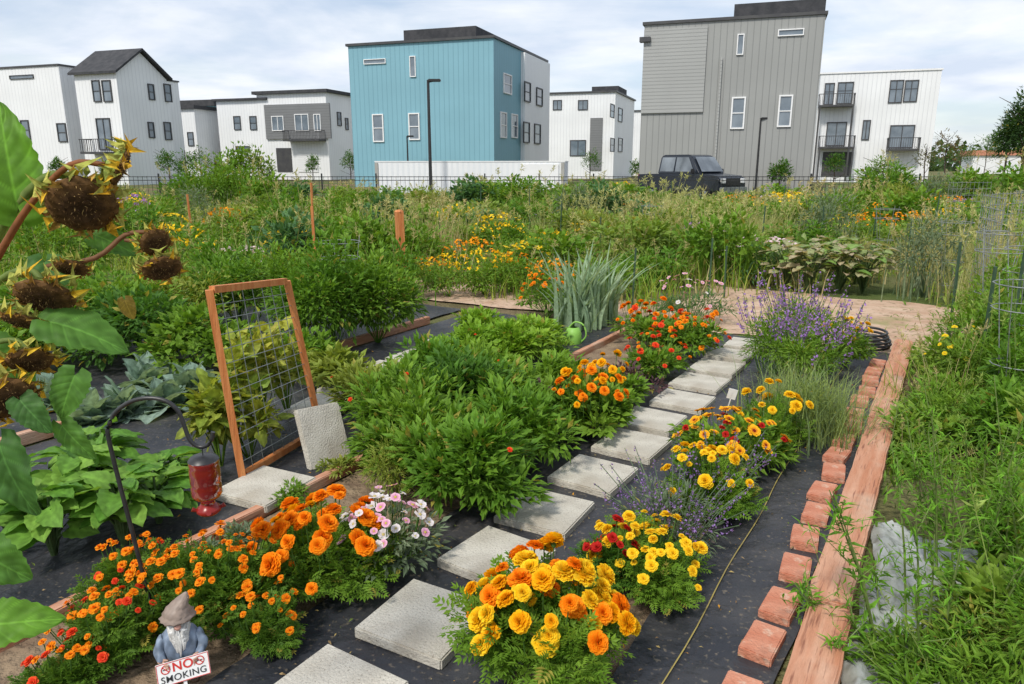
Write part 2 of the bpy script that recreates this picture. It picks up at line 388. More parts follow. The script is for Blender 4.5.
def blades(acc,c,r,n,h,w,cols,lean=.35,m=0,seg=3):
    base=np.array(c)+np.concatenate([rng.normal(size=(n,2))*r*.5,np.zeros((n,1))],1)
    az=rng.uniform(0,2*np.pi,n); ln=rng.uniform(.1,1,n)*lean
    hh=h*rng.uniform(.55,1.1,n); dirx=np.cos(az)[:,None]; diry=np.sin(az)[:,None]
    side=np.stack([-np.sin(az),np.cos(az),0*az],1)
    V=[]
    for i in range(seg+1):
        t=i/seg
        p=base+np.concatenate([dirx*(ln*hh*t*t)[:,None],diry*(ln*hh*t*t)[:,None],(hh*(t-.25*ln*t*t))[:,None]],1)
        ww=(w*(1-t)**.6*(.8+.4*rng.random(n)))[:,None]+.0004
        V.append(p-side*ww/2); V.append(p+side*ww/2)
    V=np.stack(V,1); k=2*(seg+1)
    TF=np.array([(2*i,2*i+1,2*i+3,2*i+2) for i in range(seg)])
    F=(TF[None]+(np.arange(n)*k)[:,None,None]).reshape(-1,4)
    tone=rng.uniform(0,1,(n,1)); col=np.array(cols[0])*(1-tone)+np.array(cols[1])*tone
    acc.add(V.reshape(-1,3),F,np.repeat(col,k,axis=0),m)
def seedstalks(a,r,n,h,col,w=.004):
    for k in range(n):
        az=random.uniform(0,6.28); q=r*math.sqrt(random.random()); x,y=q*math.cos(az)*.5,q*math.sin(az)*.5; hh=h*random.uniform(.7,1.15)
        e=Vector((x*2+random.uniform(-.08,.08),y*2+random.uniform(-.08,.08),hh)); tube(a,[(x,y,0),(x*1.3,y*1.3,hh*.5),e],[w,w*.8,w*.5],3,col,0,False)
        m=16; t=rng.uniform(.72,1,m)[:,None]; pos=np.array([x*1.3,y*1.3,hh*.5])*(1-t)+np.array(e)*t
        inst(a,LANCE[0],LANCE[1],pos,rng.normal(size=(m,3))*.6+[0,0,.8],rng.normal(size=(m,3)),h*.07*rng.uniform(.6,1.3,m),np.array(col)*rng.uniform(.8,1.25,(m,1)))
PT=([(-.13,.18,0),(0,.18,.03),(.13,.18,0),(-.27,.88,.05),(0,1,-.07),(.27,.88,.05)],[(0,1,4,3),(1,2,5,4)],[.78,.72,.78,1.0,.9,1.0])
def pom(name,cA,cB,rings=7,per=17,flat=.8,back=(.08,.16,.03)):
    a=Acc()
    for j in range(rings):
        t=j/(rings-1); el=rad(-14+96*t); n=max(5,int(per*(math.cos(el)*.85+.33)))
        az=np.arange(n)*2*np.pi/n+rng.uniform(0,6)+rng.normal(size=n)*.08
        e=el+rng.normal(size=n)*.10
        d=np.stack([np.cos(az)*np.cos(e),np.sin(az)*np.cos(e),np.sin(e)],1)
        u=np.stack([-np.cos(az)*np.sin(e),-np.sin(az)*np.sin(e),np.cos(e)],1)+rng.normal(size=(n,3))*.15
        ln=(1-.22*t)*rng.uniform(.86,1.08,n); tn=rng.uniform(0,1,(n,1))
        col=np.array(cA)*(1-tn)+np.array(cB)*tn
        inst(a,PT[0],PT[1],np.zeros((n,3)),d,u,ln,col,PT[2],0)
    for V in a.V: V[:,2]=V[:,2]*flat
    lathe(a,[(.08,-.5),(.2,-.38),(.24,-.1),(.1,.0)],7,back)
    return a.build(name,[PETM])
def daisy(name,cP,cC,n=12,tip=None,rings=1,w=1.0):
    a=Acc()
    for j in range(rings):
        az=np.arange(n)*2*np.pi/n+j*.3; e=rad(8)+j*.35+rng.normal(size=n)*.12
        d=np.stack([np.cos(az)*np.cos(e),np.sin(az)*np.cos(e),np.sin(e)],1); u=np.tile([0,0,1.],(n,1))+rng.normal(size=(n,3))*.1
        T=[(x*w,y,z) for x,y,z in PT[0]]
        inst(a,T,PT[1],np.zeros((n,3)),d,u,(1-.25*j),np.array(cP),PT[2],0)
        if tip is not None:
            C=a.C[-1].reshape(n,6,3); C[:,3:]=np.array(tip); a.C[-1]=C.reshape(-1,3)
    lathe(a,[(.30,0),(.28,.12),(.15,.2),(0,.22)],10,cC)
    lathe(a,[(.04,-.4),(.15,-.2),(.2,0)],6,(.08,.16,.03))
    return a.build(name,[PETM])
ORG=((.95,.28,.006),(.97,.40,.015)); YLW=((.95,.60,.01),(.97,.74,.04)); GOLD=((.95,.46,.005),(.96,.60,.015))
fO=[pom('flower_head',*ORG) for _ in range(2)]; fY=[pom('flower_head',*YLW) for _ in range(2)]; fG=[pom('flower_head',*GOLD)]
fo=[pom('flower_head',(.95,.22,.005),(.96,.38,.01),3,9,.6)]; fy=[pom('flower_head',*YLW,rings=4,per=11,flat=.6)]
fr=[pom('flower_head',(.45,.01,.01),(.6,.03,.02),4,11,.6)]
fgai=[daisy('flower_head',(.65,.03,.02),(.2,.02,.01),12,(.95,.58,.02),2)]
fpk=[daisy('flower_head',(.78,.28,.5),(.6,.5,.1),6,(.88,.55,.72),1,2.0)]; fwh=[daisy('flower_head',(.85,.80,.84),(.6,.5,.2),6,None,1,2.0)]
fred=[pom('flower_head',(.80,.04,.02),(.9,.13,.03),4,11,.6)]
fyd=[daisy('flower_head',(.95,.70,.02),(.6,.36,.02),11)]
def add_heads(parent,rx,ry,h,specs,zb=0,tilt=.45,stemcol=(.12,.24,.05)):
    a=Acc(); order=[]
    for ms,n,r in specs: order+= [(ms,r)]*n
    tot=len(order); ga=2.39996; off=random.uniform(0,6)
    random.shuffle(order)
    for k,(ms,r) in enumerate(order):
        q=math.sqrt((k+.5)/tot); az=off+k*ga+random.uniform(-.4,.4); q*=random.uniform(.82,1.08)
        x=rx*q*math.cos(az); y=ry*q*math.sin(az); z=zb+h*(.42+.58*math.sqrt(max(0,1-min(1,q*q*.92))))*random.uniform(.78,1.14)
        nz=Vector((math.cos(az)*q*tilt*2,math.sin(az)*q*tilt*2,1)).normalized()+Vector((random.uniform(-.4,.4),random.uniform(-.5,.25),0))
        nz.normalize(); rot=nz.to_track_quat('Z','Y').to_euler()
        rr=r*random.uniform(.62,1.18)
        obj('flower_head',random.choice(ms),parent,(x,y,z),rot,(rr,rr,rr*random.uniform(.8,1.15)))
        e=Vector((x,y,z))-nz*rr*.4
        tube(a,[(x*.35,y*.35,zb+h*.2),(x*.8,y*.8,z*.6),tuple(e)],[.0028,.0025,.002],4,stemcol,0,False)
    obj('flower_stems',a.build('flower_stems',[LEAFM]),parent)
def plant(name,loc,me,label,cat='plant',group=None,rz=None,sc=1):
    o=obj(name,me,loc=(loc[0],loc[1],0),rot=(0,0,random.uniform(0,6.28) if rz is None else rz),scale=(sc,)*3)
    return thing(o,label,cat,group)
def bush(name,px,py,rx,h,n,size,tmpl,cols,label,cat='plant',clumps=14,heads=None,ry=None,cs=.38,up=.5,hh=None,extra=None,rz=0,mat=LEAFM,tilt=.45):
    a=Acc(); ry=ry or rx
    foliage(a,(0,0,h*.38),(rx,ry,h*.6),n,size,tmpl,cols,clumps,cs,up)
    if extra: extra(a)
    o=plant(name,G(px,py),a.build(name,[mat]),label,cat,rz=rz)
    if heads: add_heads(o,rx*.95,ry*.95,hh or h*.95,heads,tilt=tilt)
    return o
bush('marigold_plant',545,684,.30,.40,1500,.075,FEATH,BRIGHT,'large marigold plant with yellow and orange pompom blooms','marigold',18,[(fY,26,.042),(fG,14,.038),(fO,20,.040)],hh=.44,tilt=.6)
bush('marigold_plant',643,592,.27,.26,1500,.055,FEATH,BRIGHT,'low marigold plant with small yellow blooms','marigold',16,[(fy,50,.024),(fY,10,.027)],hh=.30)
bush('marigold_plant',606,600,.13,.26,500,.05,FEATH,DEEP,'small marigold with dark red blooms','marigold',8,[(fr,14,.027)],hh=.32)
bush('marigold_plant',705,515,.24,.30,1200,.06,FEATH,BRIGHT,'marigold plant with bright yellow blooms','marigold',14,[(fY,18,.031),(fy,10,.026)],hh=.35)
bush('gaillardia_plant',728,474,.34,.30,1500,.065,MED,BRIGHT,'blanket flower plant with red and yellow daisy blooms','gaillardia',18,[(fgai,34,.034),(fr,12,.03),(fyd,5,.03)],hh=.35)
bush('marigold_plant',768,452,.26,.34,1000,.06,FEATH,BRIGHT,'yellow marigold plant beside the black fabric','marigold',14,[(fY,16,.034)],hh=.40)
def spikes(a,rx,h,n,col,col2=GREY,fr_=.45,ps=.012):
    for k in range(n):
        az=random.uniform(0,6.28); q=math.sqrt(random.random())*rx; x,y=q*math.cos(az),q*math.sin(az); t=h*random.uniform(.7,1.15)
        p=Vector((x*.4,y*.4,.02)); e=Vector((x*1.25,y*1.25,t)); tube(a,[p,p.lerp(e,.5)+Vector((0,0,.04)),e],.002,4,col2[0],0,False)
        m=14; tt=rng.uniform(1-fr_,1,m)[:,None]; pos=np.array(p)*(1-tt)+np.array(e)*tt+rng.normal(size=(m,3))*.004
        inst(a,OVAL[0],OVAL[1],pos,rng.normal(size=(m,3))+[0,0,.4],rng.normal(size=(m,3)),ps*rng.uniform(.7,1.3,m),np.array(col)*rng.uniform(.7,1.3,(m,1)))
a=Acc(); foliage(a,(0,0,.1),(.28,.28,.2),700,.05,LANCE,GREY,14); spikes(a,.3,.32,75,(.32,.19,.50)); plant('lavender_plant',G(672,545),a.build('lavender_plant',[LEAFM]),'lavender with many purple flower spikes beside marigolds','lavender')
a=Acc(); foliage(a,(0,0,.1),(.2,.2,.2),400,.05,LANCE,GREY,14); spikes(a,.22,.36,40,(.32,.19,.50)); plant('lavender_plant',G(716,505),a.build('lavender_plant',[LEAFM]),'small purple flowered lavender between yellow marigolds','lavender')
a=Acc(); blades(a,(0,0,0),.3,1300,.48,.005,(GREY[0],(.36,.46,.12)),.9); foliage(a,(0,0,.2),(.3,.3,.25),900,.04,LANCE,((.22,.33,.09),(.38,.46,.14)),20)
plant('feathery_plant',G(802,438),a.build('feathery_plant',[LEAFM]),'fine leaved pale green bushy clump by the bricks','plant')
for (px,py,rx,h,nsp) in((800,388,.32,.48,30),(772,376,.30,.56,38),(822,374,.28,.54,36),(795,356,.34,.66,42)):
    a=Acc(); foliage(a,(0,0,h*.38),(rx,rx,h*.6),1400,.06,LANCE,BRIGHT,20); spikes(a,rx,h*1.1,nsp,(.38,.21,.58),BRIGHT,.30,.023)
    plant('purple_flower_plant',G(px,py),a.build('purple_flower_plant',[LEAFM]),'tall green plant with many small purple flowers','flowering plant','purple flowered plants at the bed end')
bush('yellow_flower_plant',843,368,.24,.38,700,.05,MED,BRIGHT,'small plant with yellow flowers beside the garden hose','flowering plant',12,[(fY,18,.026)],hh=.45)
FM=((.09,.21,.025),(.18,.33,.035))
bush('french_marigold',212,622,.38,.29,3400,.055,FEATH,FM,'wide low french marigold bush with many small orange blooms','marigold',30,[(fo,88,.020)],ry=.25,hh=.34)
bush('french_marigold',112,660,.20,.22,1300,.055,FEATH,FM,'low french marigold with small red orange blooms','marigold',14,[(fo,26,.019),(fred,12,.017)],hh=.26)
bush('french_marigold',70,690,.13,.16,500,.05,FEATH,FM,'small low french marigold with red blooms','marigold',8,[(fo,8,.018),(fred,8,.017)],hh=.19)
bush('french_marigold',266,650,.15,.2,800,.05,FEATH,FM,'small french marigold with orange blooms','marigold',10,[(fo,24,.018)],hh=.23)
bush('french_marigold',138,606,.18,.26,900,.05,FEATH,FM,'small french marigold spilling over the bed edge','marigold',12,[(fo,24,.018),(fred,6,.018)],hh=.29)
bush('marigold_plant',322,590,.30,.30,1500,.075,FEATH,BRIGHT,'marigold plant with big orange pompom blooms','marigold',16,[(fO,34,.040),(fG,3,.036)],hh=.39,tilt=.6)
bush('petunia_plant',388,575,.22,.32,900,.045,MED,GREY,'petunias with pale pink and white blooms','petunia',14,[(fpk,22,.023),(fwh,28,.023)],hh=.36)
bush('pale_shrub',398,500,.24,.44,1700,.04,LANCE,YEL,'pale yellow green fine leaved herb','herb',18)
for (px,py,c,r) in((242,548,GREY,.12),(292,505,BRIGHT,.14),(340,476,YEL,.12),(205,572,GREY,.13)):
    bush('herb_plant',px,py,r,.16,420,.035,MED,c,'small low herb spilling over the wooden board','herb',10)['group']='low herbs along the board'
for i,(px,py,rx,h,n,c) in enumerate(((470,510,.38,.52,3000,MIDG),(425,472,.36,.54,2400,BRIGHT),(522,466,.36,.50,2600,MIDG),(400,445,.36,.54,2200,BRIGHT),(466,432,.38,.58,2200,DEEP),(520,430,.34,.50,1800,BRIGHT),(372,422,.30,.44,1300,YEL),(552,403,.28,.38,1200,BRIGHT),(430,402,.34,.48,1500,MIDG),(490,398,.34,.44,1400,BRIGHT))):
    bush('pepper_plant',px,py,rx,h,n,.076,MED,c,'dense leafy green pepper plant in the bed','pepper plant',24,[(fred,3,.014)] if i%3==0 else None,hh=h,cs=.38,up=.75)['group']='leafy pepper plants in the bed'
for (px,py,h) in((485,362,.38),(455,372,.34),(515,365,.38),(480,345,.4),(530,352,.38)):
    bush('basil_plant',px,py,.34,h,1200,.07,BROAD,((.20,.40,.03),(.34,.54,.06)),'bright light green leafy basil plant','basil',18,cs=.36)['group']='basil plants'
bush('zinnia_plant',587,440,.28,.40,1400,.07,BROAD,BRIGHT,'zinnia plant with orange blooms','zinnia',16,[(fO,26,.032),(fG,12,.03)],hh=.46,tilt=.6)
bush('zinnia_plant',607,412,.24,.34,1000,.07,BROAD,BRIGHT,'zinnia plant with orange blooms','zinnia',14,[(fG,16,.032)],hh=.40,tilt=.6)
bush('purple_leaf_plant',630,398,.26,.30,900,.05,MED,PURP,'dusky purple leaved low plant','plant',14)
bush('purple_leaf_plant',550,428,.25,.32,700,.05,MED,(PURP[0],(.3,.14,.18)),'dusky purple leaved low plant beside zinnias','plant',12)
bush('zinnia_plant',655,382,.30,.34,1100,.06,BROAD,BRIGHT,'zinnia plant with red and orange blooms','zinnia',14,[(fred,18,.03),(fo,12,.026)],hh=.40)
bush('zinnia_plant',690,360,.36,.40,1200,.06,BROAD,BRIGHT,'zinnia plant with orange and red blooms','zinnia',14,[(fo,26,.032),(fred,16,.03)],hh=.44)
bush('zinnia_plant',650,350,.42,.40,1200,.06,BROAD,BRIGHT,'bushy orange flowering plant','zinnia',14,[(fO,26,.03),(fred,10,.03)],hh=.46)
bush('cosmos_plant',690,325,.45,.45,1000,.06,LANCE,COOL,'plant with small pink and white flowers','cosmos',14,[(fpk,20,.028),(fwh,6,.028)],hh=.52)
bush('zinnia_plant',548,318,.42,.42,900,.06,BROAD,BRIGHT,'small bush with orange red flowers','zinnia',14,[(fo,34,.03)],hh=.5)
for (px,py,r,n,h) in((582,330,.20,110,.92),(606,322,.14,50,.75)):
    a=Acc(); blades(a,(0,0,0),r,n,h,.055,((.24,.36,.22),(.38,.50,.34)),.75,seg=5); plant('leek_clump',G(px,py),a.build('leek_clump',[LEAFM]),'tall blue green leek clump with strap leaves','leek')
for i,(px,py,rx,h,n,c,t,nm,lab) in enumerate((
 (335,352,.62,1.14,4600,MIDG,MED,'tomato_plant','tall bushy tomato plant'),(378,345,.5,.95,3000,BRIGHT,MED,'tomato_plant','bushy tomato plant'),(300,330,.6,1.05,3000,BRIGHT,MED,'tomato_plant','bushy tomato plant'),
 (200,372,.55,.6,1800,BRIGHT,BROAD,'bean_plant','leafy bean plant'),(150,365,.6,.7,2000,DEEP,BROAD,'bean_plant','leafy bean plant'),(120,350,.6,.8,1900,BRIGHT,BROAD,'bean_plant','leafy bean plant'),
 (185,335,.7,.8,2200,YEL,MED,'bean_plant','yellowing leafy bean plant'),(240,330,.6,.9,2000,MIDG,MED,'bean_plant','leafy bean plant'),(60,345,.6,.8,1800,MIDG,BROAD,'bean_plant','leafy bean plant'),(30,375,.5,.6,1500,BRIGHT,BROAD,'bean_plant','leafy bean plant'),
 (335,392,.26,.34,800,YEL,BROAD,'bean_plant','yellowing low bean plant'),(305,378,.32,.42,900,BRIGHT,BROAD,'bean_plant','low bean plant'))):
    bush(nm,px,py,rx,h,n,.08,t,c,lab+' in the vegetable bed',nm.replace('_',' '),30,cs=.35)['group']='vegetable plants in the side beds'
def rosette(name,loc,n,ln,cols,label,cat,el=(10,70),T=BIG,stem=True,hgt=.25,group=None,spread=1):
    a=Acc(); az=np.arange(n)*2.4+rng.normal(size=n)*.3; e=np.radians(np.linspace(el[1],el[0],n))+rng.normal(size=n)*.12
    d=np.stack([np.cos(az)*np.cos(e),np.sin(az)*np.cos(e),np.sin(e)],1)
    base=np.stack([np.cos(az)*ln*spread*.6*np.cos(e),np.sin(az)*ln*spread*.6*np.cos(e),hgt*rng.uniform(.5,1.1,n)],1)
    if not stem: base*=.15
    else:
        for b in base: tube(a,[(0,0,0),(b[0]*.4,b[1]*.4,b[2]*.7),tuple(b)],[.008,.006,.005],5,(.14,.22,.08),0,False)
        d[:,2]*=.2
    tn=rng.uniform(0,1,(n,1)); col=np.array(cols[0])*(1-tn)+np.array(cols[1])*tn
    inst(a,T[0],T[1],base,d,np.tile([0,0,1.],(n,1))+rng.normal(size=(n,3))*.25,ln*rng.uniform(.7,1.15,n),col,T[2])
    return plant(name,loc,a.build(name,[LEAFM],True),label,cat,group)
for (px,py) in((165,412),(125,420),(195,400),(90,430),(150,392),(60,410)):
    rosette('cabbage_plant',G(px,py),26,.25,((.20,.31,.24),(.34,.46,.38)),'blue green cabbage with open outer leaves','cabbage',(5,85),BIG,False,group='cabbages')
for (px,py,ln,hh) in((125,550,.15,.32),(88,528,.16,.36),(160,528,.14,.26),(55,560,.16,.32),(105,500,.15,.34),(15,545,.16,.3),(170,500,.13,.22)):
    rosette('squash_plant',G(px,py),34,ln,((.12,.29,.04),(.24,.43,.07)),'squash plant with big green leaves','squash plant',(10,60),BIG,True,hh,group='squash plants')
for (px,py,h) in((238,455,.80),(262,436,.78),(288,418,.68),(222,470,.58),(250,462,.45)):
    a=Acc()
    foliage(a,(0,0,h*.5),(.20,.20,h*.55),170,.078,BIGSM,((.18,.32,.04),(.52,.50,.08)),16)
    plant('climbing_bean_plant',G(px,py),a.build('climbing_bean_plant',[LEAFM],True),'climbing vegetable plant with yellowing leaves behind the trellis','vegetable plant','plants at the trellis')
# ------------------------------------------------------------ trellis
def bar(acc,p,q,w,t,col=(.5,.5,.5),m=0):
    p=Vector(p);q=Vector(q); d=q-p; Rm=d.to_track_quat('Y','Z').to_matrix()
    boxV(acc,(p+q)/2,(w,d.length,t),col,m,Rm)
bl=G(244,487); br=G(322,438); tl=S(209,290,bl.y-.03); tr=S(287,281,br.y-.06)
root=bpy.data.objects.new('wooden_trellis',None); COL.objects.link(root); root.location=bl; thing(root,'leaning cedar wood frame trellis filled with wire mesh','trellis')
def loc_(v): return Vector(v)-bl
a=Acc()
for p,q in((bl,tl),(br,tr)): bar(a,loc_(p),loc_(q),.038,.038)
for p,q in((tl,tr),(bl.lerp(tl,.06),br.lerp(tr,.06))): 
    e=(q-p).normalized()*.022; bar(a,loc_(p+e),loc_(q-e),.034,.036)
obj('frame',a.build('frame',[cedarm]),root)
a=Acc()
for i in range(1,8):
    t=i/8; tube(a,[loc_(bl.lerp(br,t).lerp(tl.lerp(tr,t),.06)),loc_(tl.lerp(tr,t))],.0021,4)
for i in range(1,13):
    t=.06+.94*i/13; tube(a,[loc_(bl.lerp(tl,t))+Vector((.004,0,0)),loc_(br.lerp(tr,t))+Vector((.004,0,0))],.0021,4)
obj('wire_mesh',a.build('wire_mesh',[galvm]),root)
# ------------------------------------------------------------ shepherd hook + feeder
hb=G(160,640); Yh=hb.y
top=S(110,445,Yh)
pts=[hb,hb.lerp(top,.5),top,S(109,425,Yh),S(116,412,Yh),S(130,402,Yh),S(148,398,Yh),S(166,401,Yh),S(178,411,Yh),S(184,425,Yh),S(190,440,Yh),S(200,447,Yh),S(210,443,Yh),S(213,432,Yh)]
def smooth_pts(pts,k=4):
    out=[]; pts=[Vector(p) for p in pts]
    for i in range(len(pts)-1):
        p0=pts[max(i-1,0)];p1=pts[i];p2=pts[i+1];p3=pts[min(i+2,len(pts)-1)]
        for j in range(k):
            t=j/k
            out.append(.5*((2*p1)+(-p0+p2)*t+(2*p0-5*p1+4*p2-p3)*t*t+(-p0+3*p1-3*p2+p3)*t**3))
    out.append(pts[-1]); return out
a=Acc(); tube(a,[p-hb for p in smooth_pts(pts)],.0075,8); tube(a,[(-.07,0,.1),(.09,0,.1)],.006,6); tube(a,[(.09,0,.1),(.09,0,0)],.006,6)
thing(obj('shepherd_hook',a.build('shepherd_hook',[blackm],True),loc=hb),'black metal shepherd hook stuck in the flower bed','plant hook')
redg,nt,out=newmat('red_glass'); b=N(nt,'ShaderNodeBsdfPrincipled'); b.inputs['Roughness'].default_value=.08
L(nt,mixcol(nt,noise_fac(nt,9,3),(.20,.012,.01),(.34,.022,.016)),b.inputs['Base Color']); b.inputs['Transmission Weight'].default_value=.35; L(nt,b.outputs[0],out.inputs[0])
redp=simple('red_plastic',(.26,.016,.012),(.2,.012,.01),10,.3)
ft=S(202,447,Yh)
root=bpy.data.objects.new('hummingbird_feeder',None); COL.objects.link(root); root.location=ft; thing(root,'red glass hummingbird feeder hanging from a black hook','bird feeder')
a=Acc(); lathe(a,[(.0,-.033),(.022,-.033),(.042,-.037),(.049,-.046),(.051,-.06),(.0485,-.068),(.051,-.076),(.051,-.125),(.0485,-.133),(.051,-.141),(.051,-.172),(.044,-.185),(.030,-.192),(.024,-.20),(.024,-.215)],24,(.6,.05,.03)); obj('bottle',a.build('bottle',[redg],True),root)
a=Acc(); lathe(a,[(.0,-.210),(.026,-.210),(.030,-.220),(.040,-.226),(.041,-.238),(.03,-.248),(.0,-.25)],20,(.4,.03,.02))
for k in range(4):
    t=k*math.pi/2+.4; tube(a,[(.03*math.cos(t),.03*math.sin(t),-.236),(.053*math.cos(t),.053*math.sin(t),-.224)],[.004,.009],8)
obj('feeding_base',a.build('feeding_base',[redp],True),root)
a=Acc(); tube(a,[(0,0,.003),(0,0,-.036)],.002,5); lathe(a,[(.0,-.028),(.03,-.030),(.043,-.036),(.052,-.047)],16)
obj('hanger',a.build('hanger',[blackm],True),root)
# ------------------------------------------------------------ gnome
gl=G(186,682)
root=bpy.data.objects.new('garden_gnome',None); COL.objects.link(root); root.location=gl; root.rotation_euler=(0,0,rad(22)); root.scale=(.88,.88,.88); thing(root,'bearded garden gnome statue holding a no smoking sign','garden gnome')
vs=[(0,0,.10),(0,-.006,.15),(0,0,.21),(0,0,.245),(0,-.004,.275),(0,0,.31),(-.03,0,.085),(-.035,-.008,.05),(-.036,-.004,.02),(-.038,-.04,.014),(.03,0,.085),(.035,-.008,.05),(.036,-.004,.02),(.038,-.04,.014),(-.052,0,.215),(-.078,-.02,.17),(-.058,-.058,.138),(.052,0,.215),(.078,-.02,.17),(.058,-.058,.138)]
es=[(0,1),(1,2),(2,3),(3,4),(4,5),(0,6),(6,7),(7,8),(8,9),(0,10),(10,11),(11,12),(12,13),(2,14),(14,15),(15,16),(2,17),(17,18),(18,19)]
rd=[.05,.058,.05,.026,.036,.024,.03,.024,.02,.018,.03,.024,.02,.018,.026,.021,.015,.026,.021,.015]
me=bpy.data.meshes.new('b'); me.from_pydata(vs,es,[]); tmp=obj('tmp',me)
md=tmp.modifiers.new('s','SKIN')
for i,v in enumerate(me.skin_vertices[0].data): v.radius=(rd[i],rd[i])
me.skin_vertices[0].data[0].use_root=True
tmp.modifiers.new('u','SUBSURF').levels=3
dg=bpy.context.evaluated_depsgraph_get(); me2=bpy.data.meshes.new_from_object(tmp.evaluated_get(dg)); bpy.data.objects.remove(tmp)
at=me2.attributes.new('Col','FLOAT_COLOR','POINT')
for i,v in enumerate(me2.vertices):
    z=v.co.z; x=abs(v.co.x)
    c=(.12,.07,.04) if z<.032 else ((.16,.16,.17) if z<.10 else ((.18,.23,.31) if z<.245 or x>.045 else (.60,.36,.26)))
    if x>.04 and z<.148 and z>.11 and v.co.y<-.045: c=(.60,.36,.26)
    if .098<z<.112 and x<.06 and v.co.y>-.08 : c=(.06,.035,.02)
    f=1+.5*noise.noise(Vector((v.co.x*60,v.co.y*60,v.co.z*25)))
    at.data[i].color=(c[0]*f,c[1]*f,c[2]*f,1)
    v.co+=v.normal*(.004*noise.noise(Vector((v.co.x*60,v.co.y*60,v.co.z*25))))
me2.materials.clear(); me2.materials.append(WAXM); me2.polygons.foreach_set('use_smooth',[True]*len(me2.polygons))
obj('body',me2,root)
a=Acc(); lathe(a,[(.045,.284),(.060,.286),(.062,.293),(.049,.299),(.050,.308),(.044,.314),(.043,.323),(.035,.329),(.035,.338),(.026,.345),(.024,.354),(.014,.362),(.008,.370),(0,.374)],22,(.30,.23,.19),wob=.08)
for V in a.V: V[:,0]+=np.clip(V[:,2]-.325,0,1)*.75; V[:,1]+=np.clip(V[:,2]-.32,0,1)*.3
obj('hat',a.build('hat',[WAXM],True),root)
a=Acc()
for k in range(130):
    az=random.uniform(-1.6,1.6); z0=random.uniform(.235,.276); r0=.036
    p=Vector((r0*math.sin(az),-r0*math.cos(az)*.95,z0)); q=Vector((p.x*.7,p.y*1.2-.016,z0-random.uniform(.04,.09)*(1-.45*abs(az)/1.6)))
    tube(a,[p,p.lerp(q,.5)+Vector((0,-.012,0)),q],[.006,.006,.0015],5,np.array((.78,.77,.74))*random.uniform(.7,1.12))
obj('beard',a.build('beard',[WAXM],True),root)
def ball(acc,c,r,col,sz=1):
    lathe(acc,[(r*math.sin(math.pi*i/8),-r*sz*math.cos(math.pi*i/8)) for i in range(9)],12,col,loc=c)
a=Acc(); ball(a,(0,-.046,.270),.012,(.66,.35,.27)); obj('nose',a.build('nose',[WAXM],True),root)
for sx in(-1,1):
    a=Acc(); ball(a,(sx*.014,-.037,.279),.0058,(.85,.85,.82)); ball(a,(sx*.014,-.0418,.279),.0026,(.03,.02,.02)); obj('eye',a.build('eye',[WAXM],True),root)
    a=Acc()
    for f in range(4): tube(a,[(sx*(.060-.001*f),-.062,.150-f*.0075),(sx*.052,-.084,.150-f*.0075),(sx*.042,-.088,.149-f*.0075)],[.0042,.0042,.0034],6,(.60,.36,.26))
    tube(a,[(sx*.058,-.058,.155),(sx*.05,-.070,.160),(sx*.043,-.071,.158)],[.0045,.0042,.003],6,(.60,.36,.26))
    obj('hand',a.build('hand',[WAXM],True),root)
    a=Acc(); tube(a,[(sx*.006,-.044,.260),(sx*.02,-.048,.254),(sx*.034,-.038,.249)],[.006,.006,.001],6,(.82,.81,.79)); obj('moustache',a.build('moustache',[WAXM],True),root)
    a=Acc(); tube(a,[(sx*.006,-.039,.2875),(sx*.014,-.041,.2885),(sx*.022,-.036,.287)],[.002,.003,.0015],5,(.75,.74,.71)); obj('eyebrow',a.build('eyebrow',[WAXM],True),root)
signr=bpy.data.objects.new('sign',None); COL.objects.link(signr); signr.parent=root; signr.location=(.006,-.090,.120); signr.rotation_euler=(rad(-24),rad(-3),rad(2))
signr['label']='small white no smoking sign held by the gnome'
wp=simple('white_paint',(.85,.85,.83),(.78,.78,.76),20,.5); redpt=simple('red_paint',(.65,.03,.02),(.55,.03,.02),20,.5); blkp=simple('black_paint',(.02,.02,.02),(.03,.03,.03),20,.5)
obj('board',bevbox('board',(.18,.006,.082),wp,.002,1),signr)
a=Acc()
for (c,s_) in(((0,-.0035,.0385),(.176,.002,.0022)),((0,-.0035,-.0385),(.176,.002,.0022)),((-.0880,-.0035,0),(.0022,.002,.0745)),((.0880,-.0035,0),(.0022,.002,.0745))): boxV(a,c,s_)
obj('border',a.build('border',[redpt]),signr)
def text(body,size,x,z,mat,parent,off=.018,sxx=1,name='lettering',y=-.0045,ext=.0006):
    cu=bpy.data.curves.new('t','FONT'); cu.body=body; cu.size=size; cu.extrude=ext; cu.align_x='CENTER'; cu.align_y='CENTER'; cu.offset=size*off; cu.space_character=1.08
    t=bpy.data.objects.new('t',cu); COL.objects.link(t); bpy.context.view_layer.update()
    me=bpy.data.meshes.new_from_object(t.evaluated_get(bpy.context.evaluated_depsgraph_get())); bpy.data.objects.remove(t)
    me.materials.clear(); me.materials.append(mat)
    return obj(name,me,parent,(x,y,z),(rad(90),0,0),(sxx,1,1))
text('NO',.044,0.0,.017,redpt,signr); text('SMOKING',.033,0,-.019,blkp,signr,.004,1.0)
for cx in(-.058,.058):
    cz,R_=.017,.0145; a=Acc()
    tube(a,[(cx+R_*math.cos(t*math.pi/12),-.0045,cz+R_*math.sin(t*math.pi/12)) for t in range(25)],.0018,5)
    tube(a,[(cx-R_*.7,-.0045,cz+R_*.7),(cx+R_*.7,-.0045,cz-R_*.7)],.0016,5); obj('prohibition_symbol',a.build('prohibition_symbol',[redpt]),signr)
    a=Acc(); boxV(a,(cx,-.0035,cz),(.018,.002,.003)); obj('cigarette_mark',a.build('cigarette_mark',[blkp]),signr)
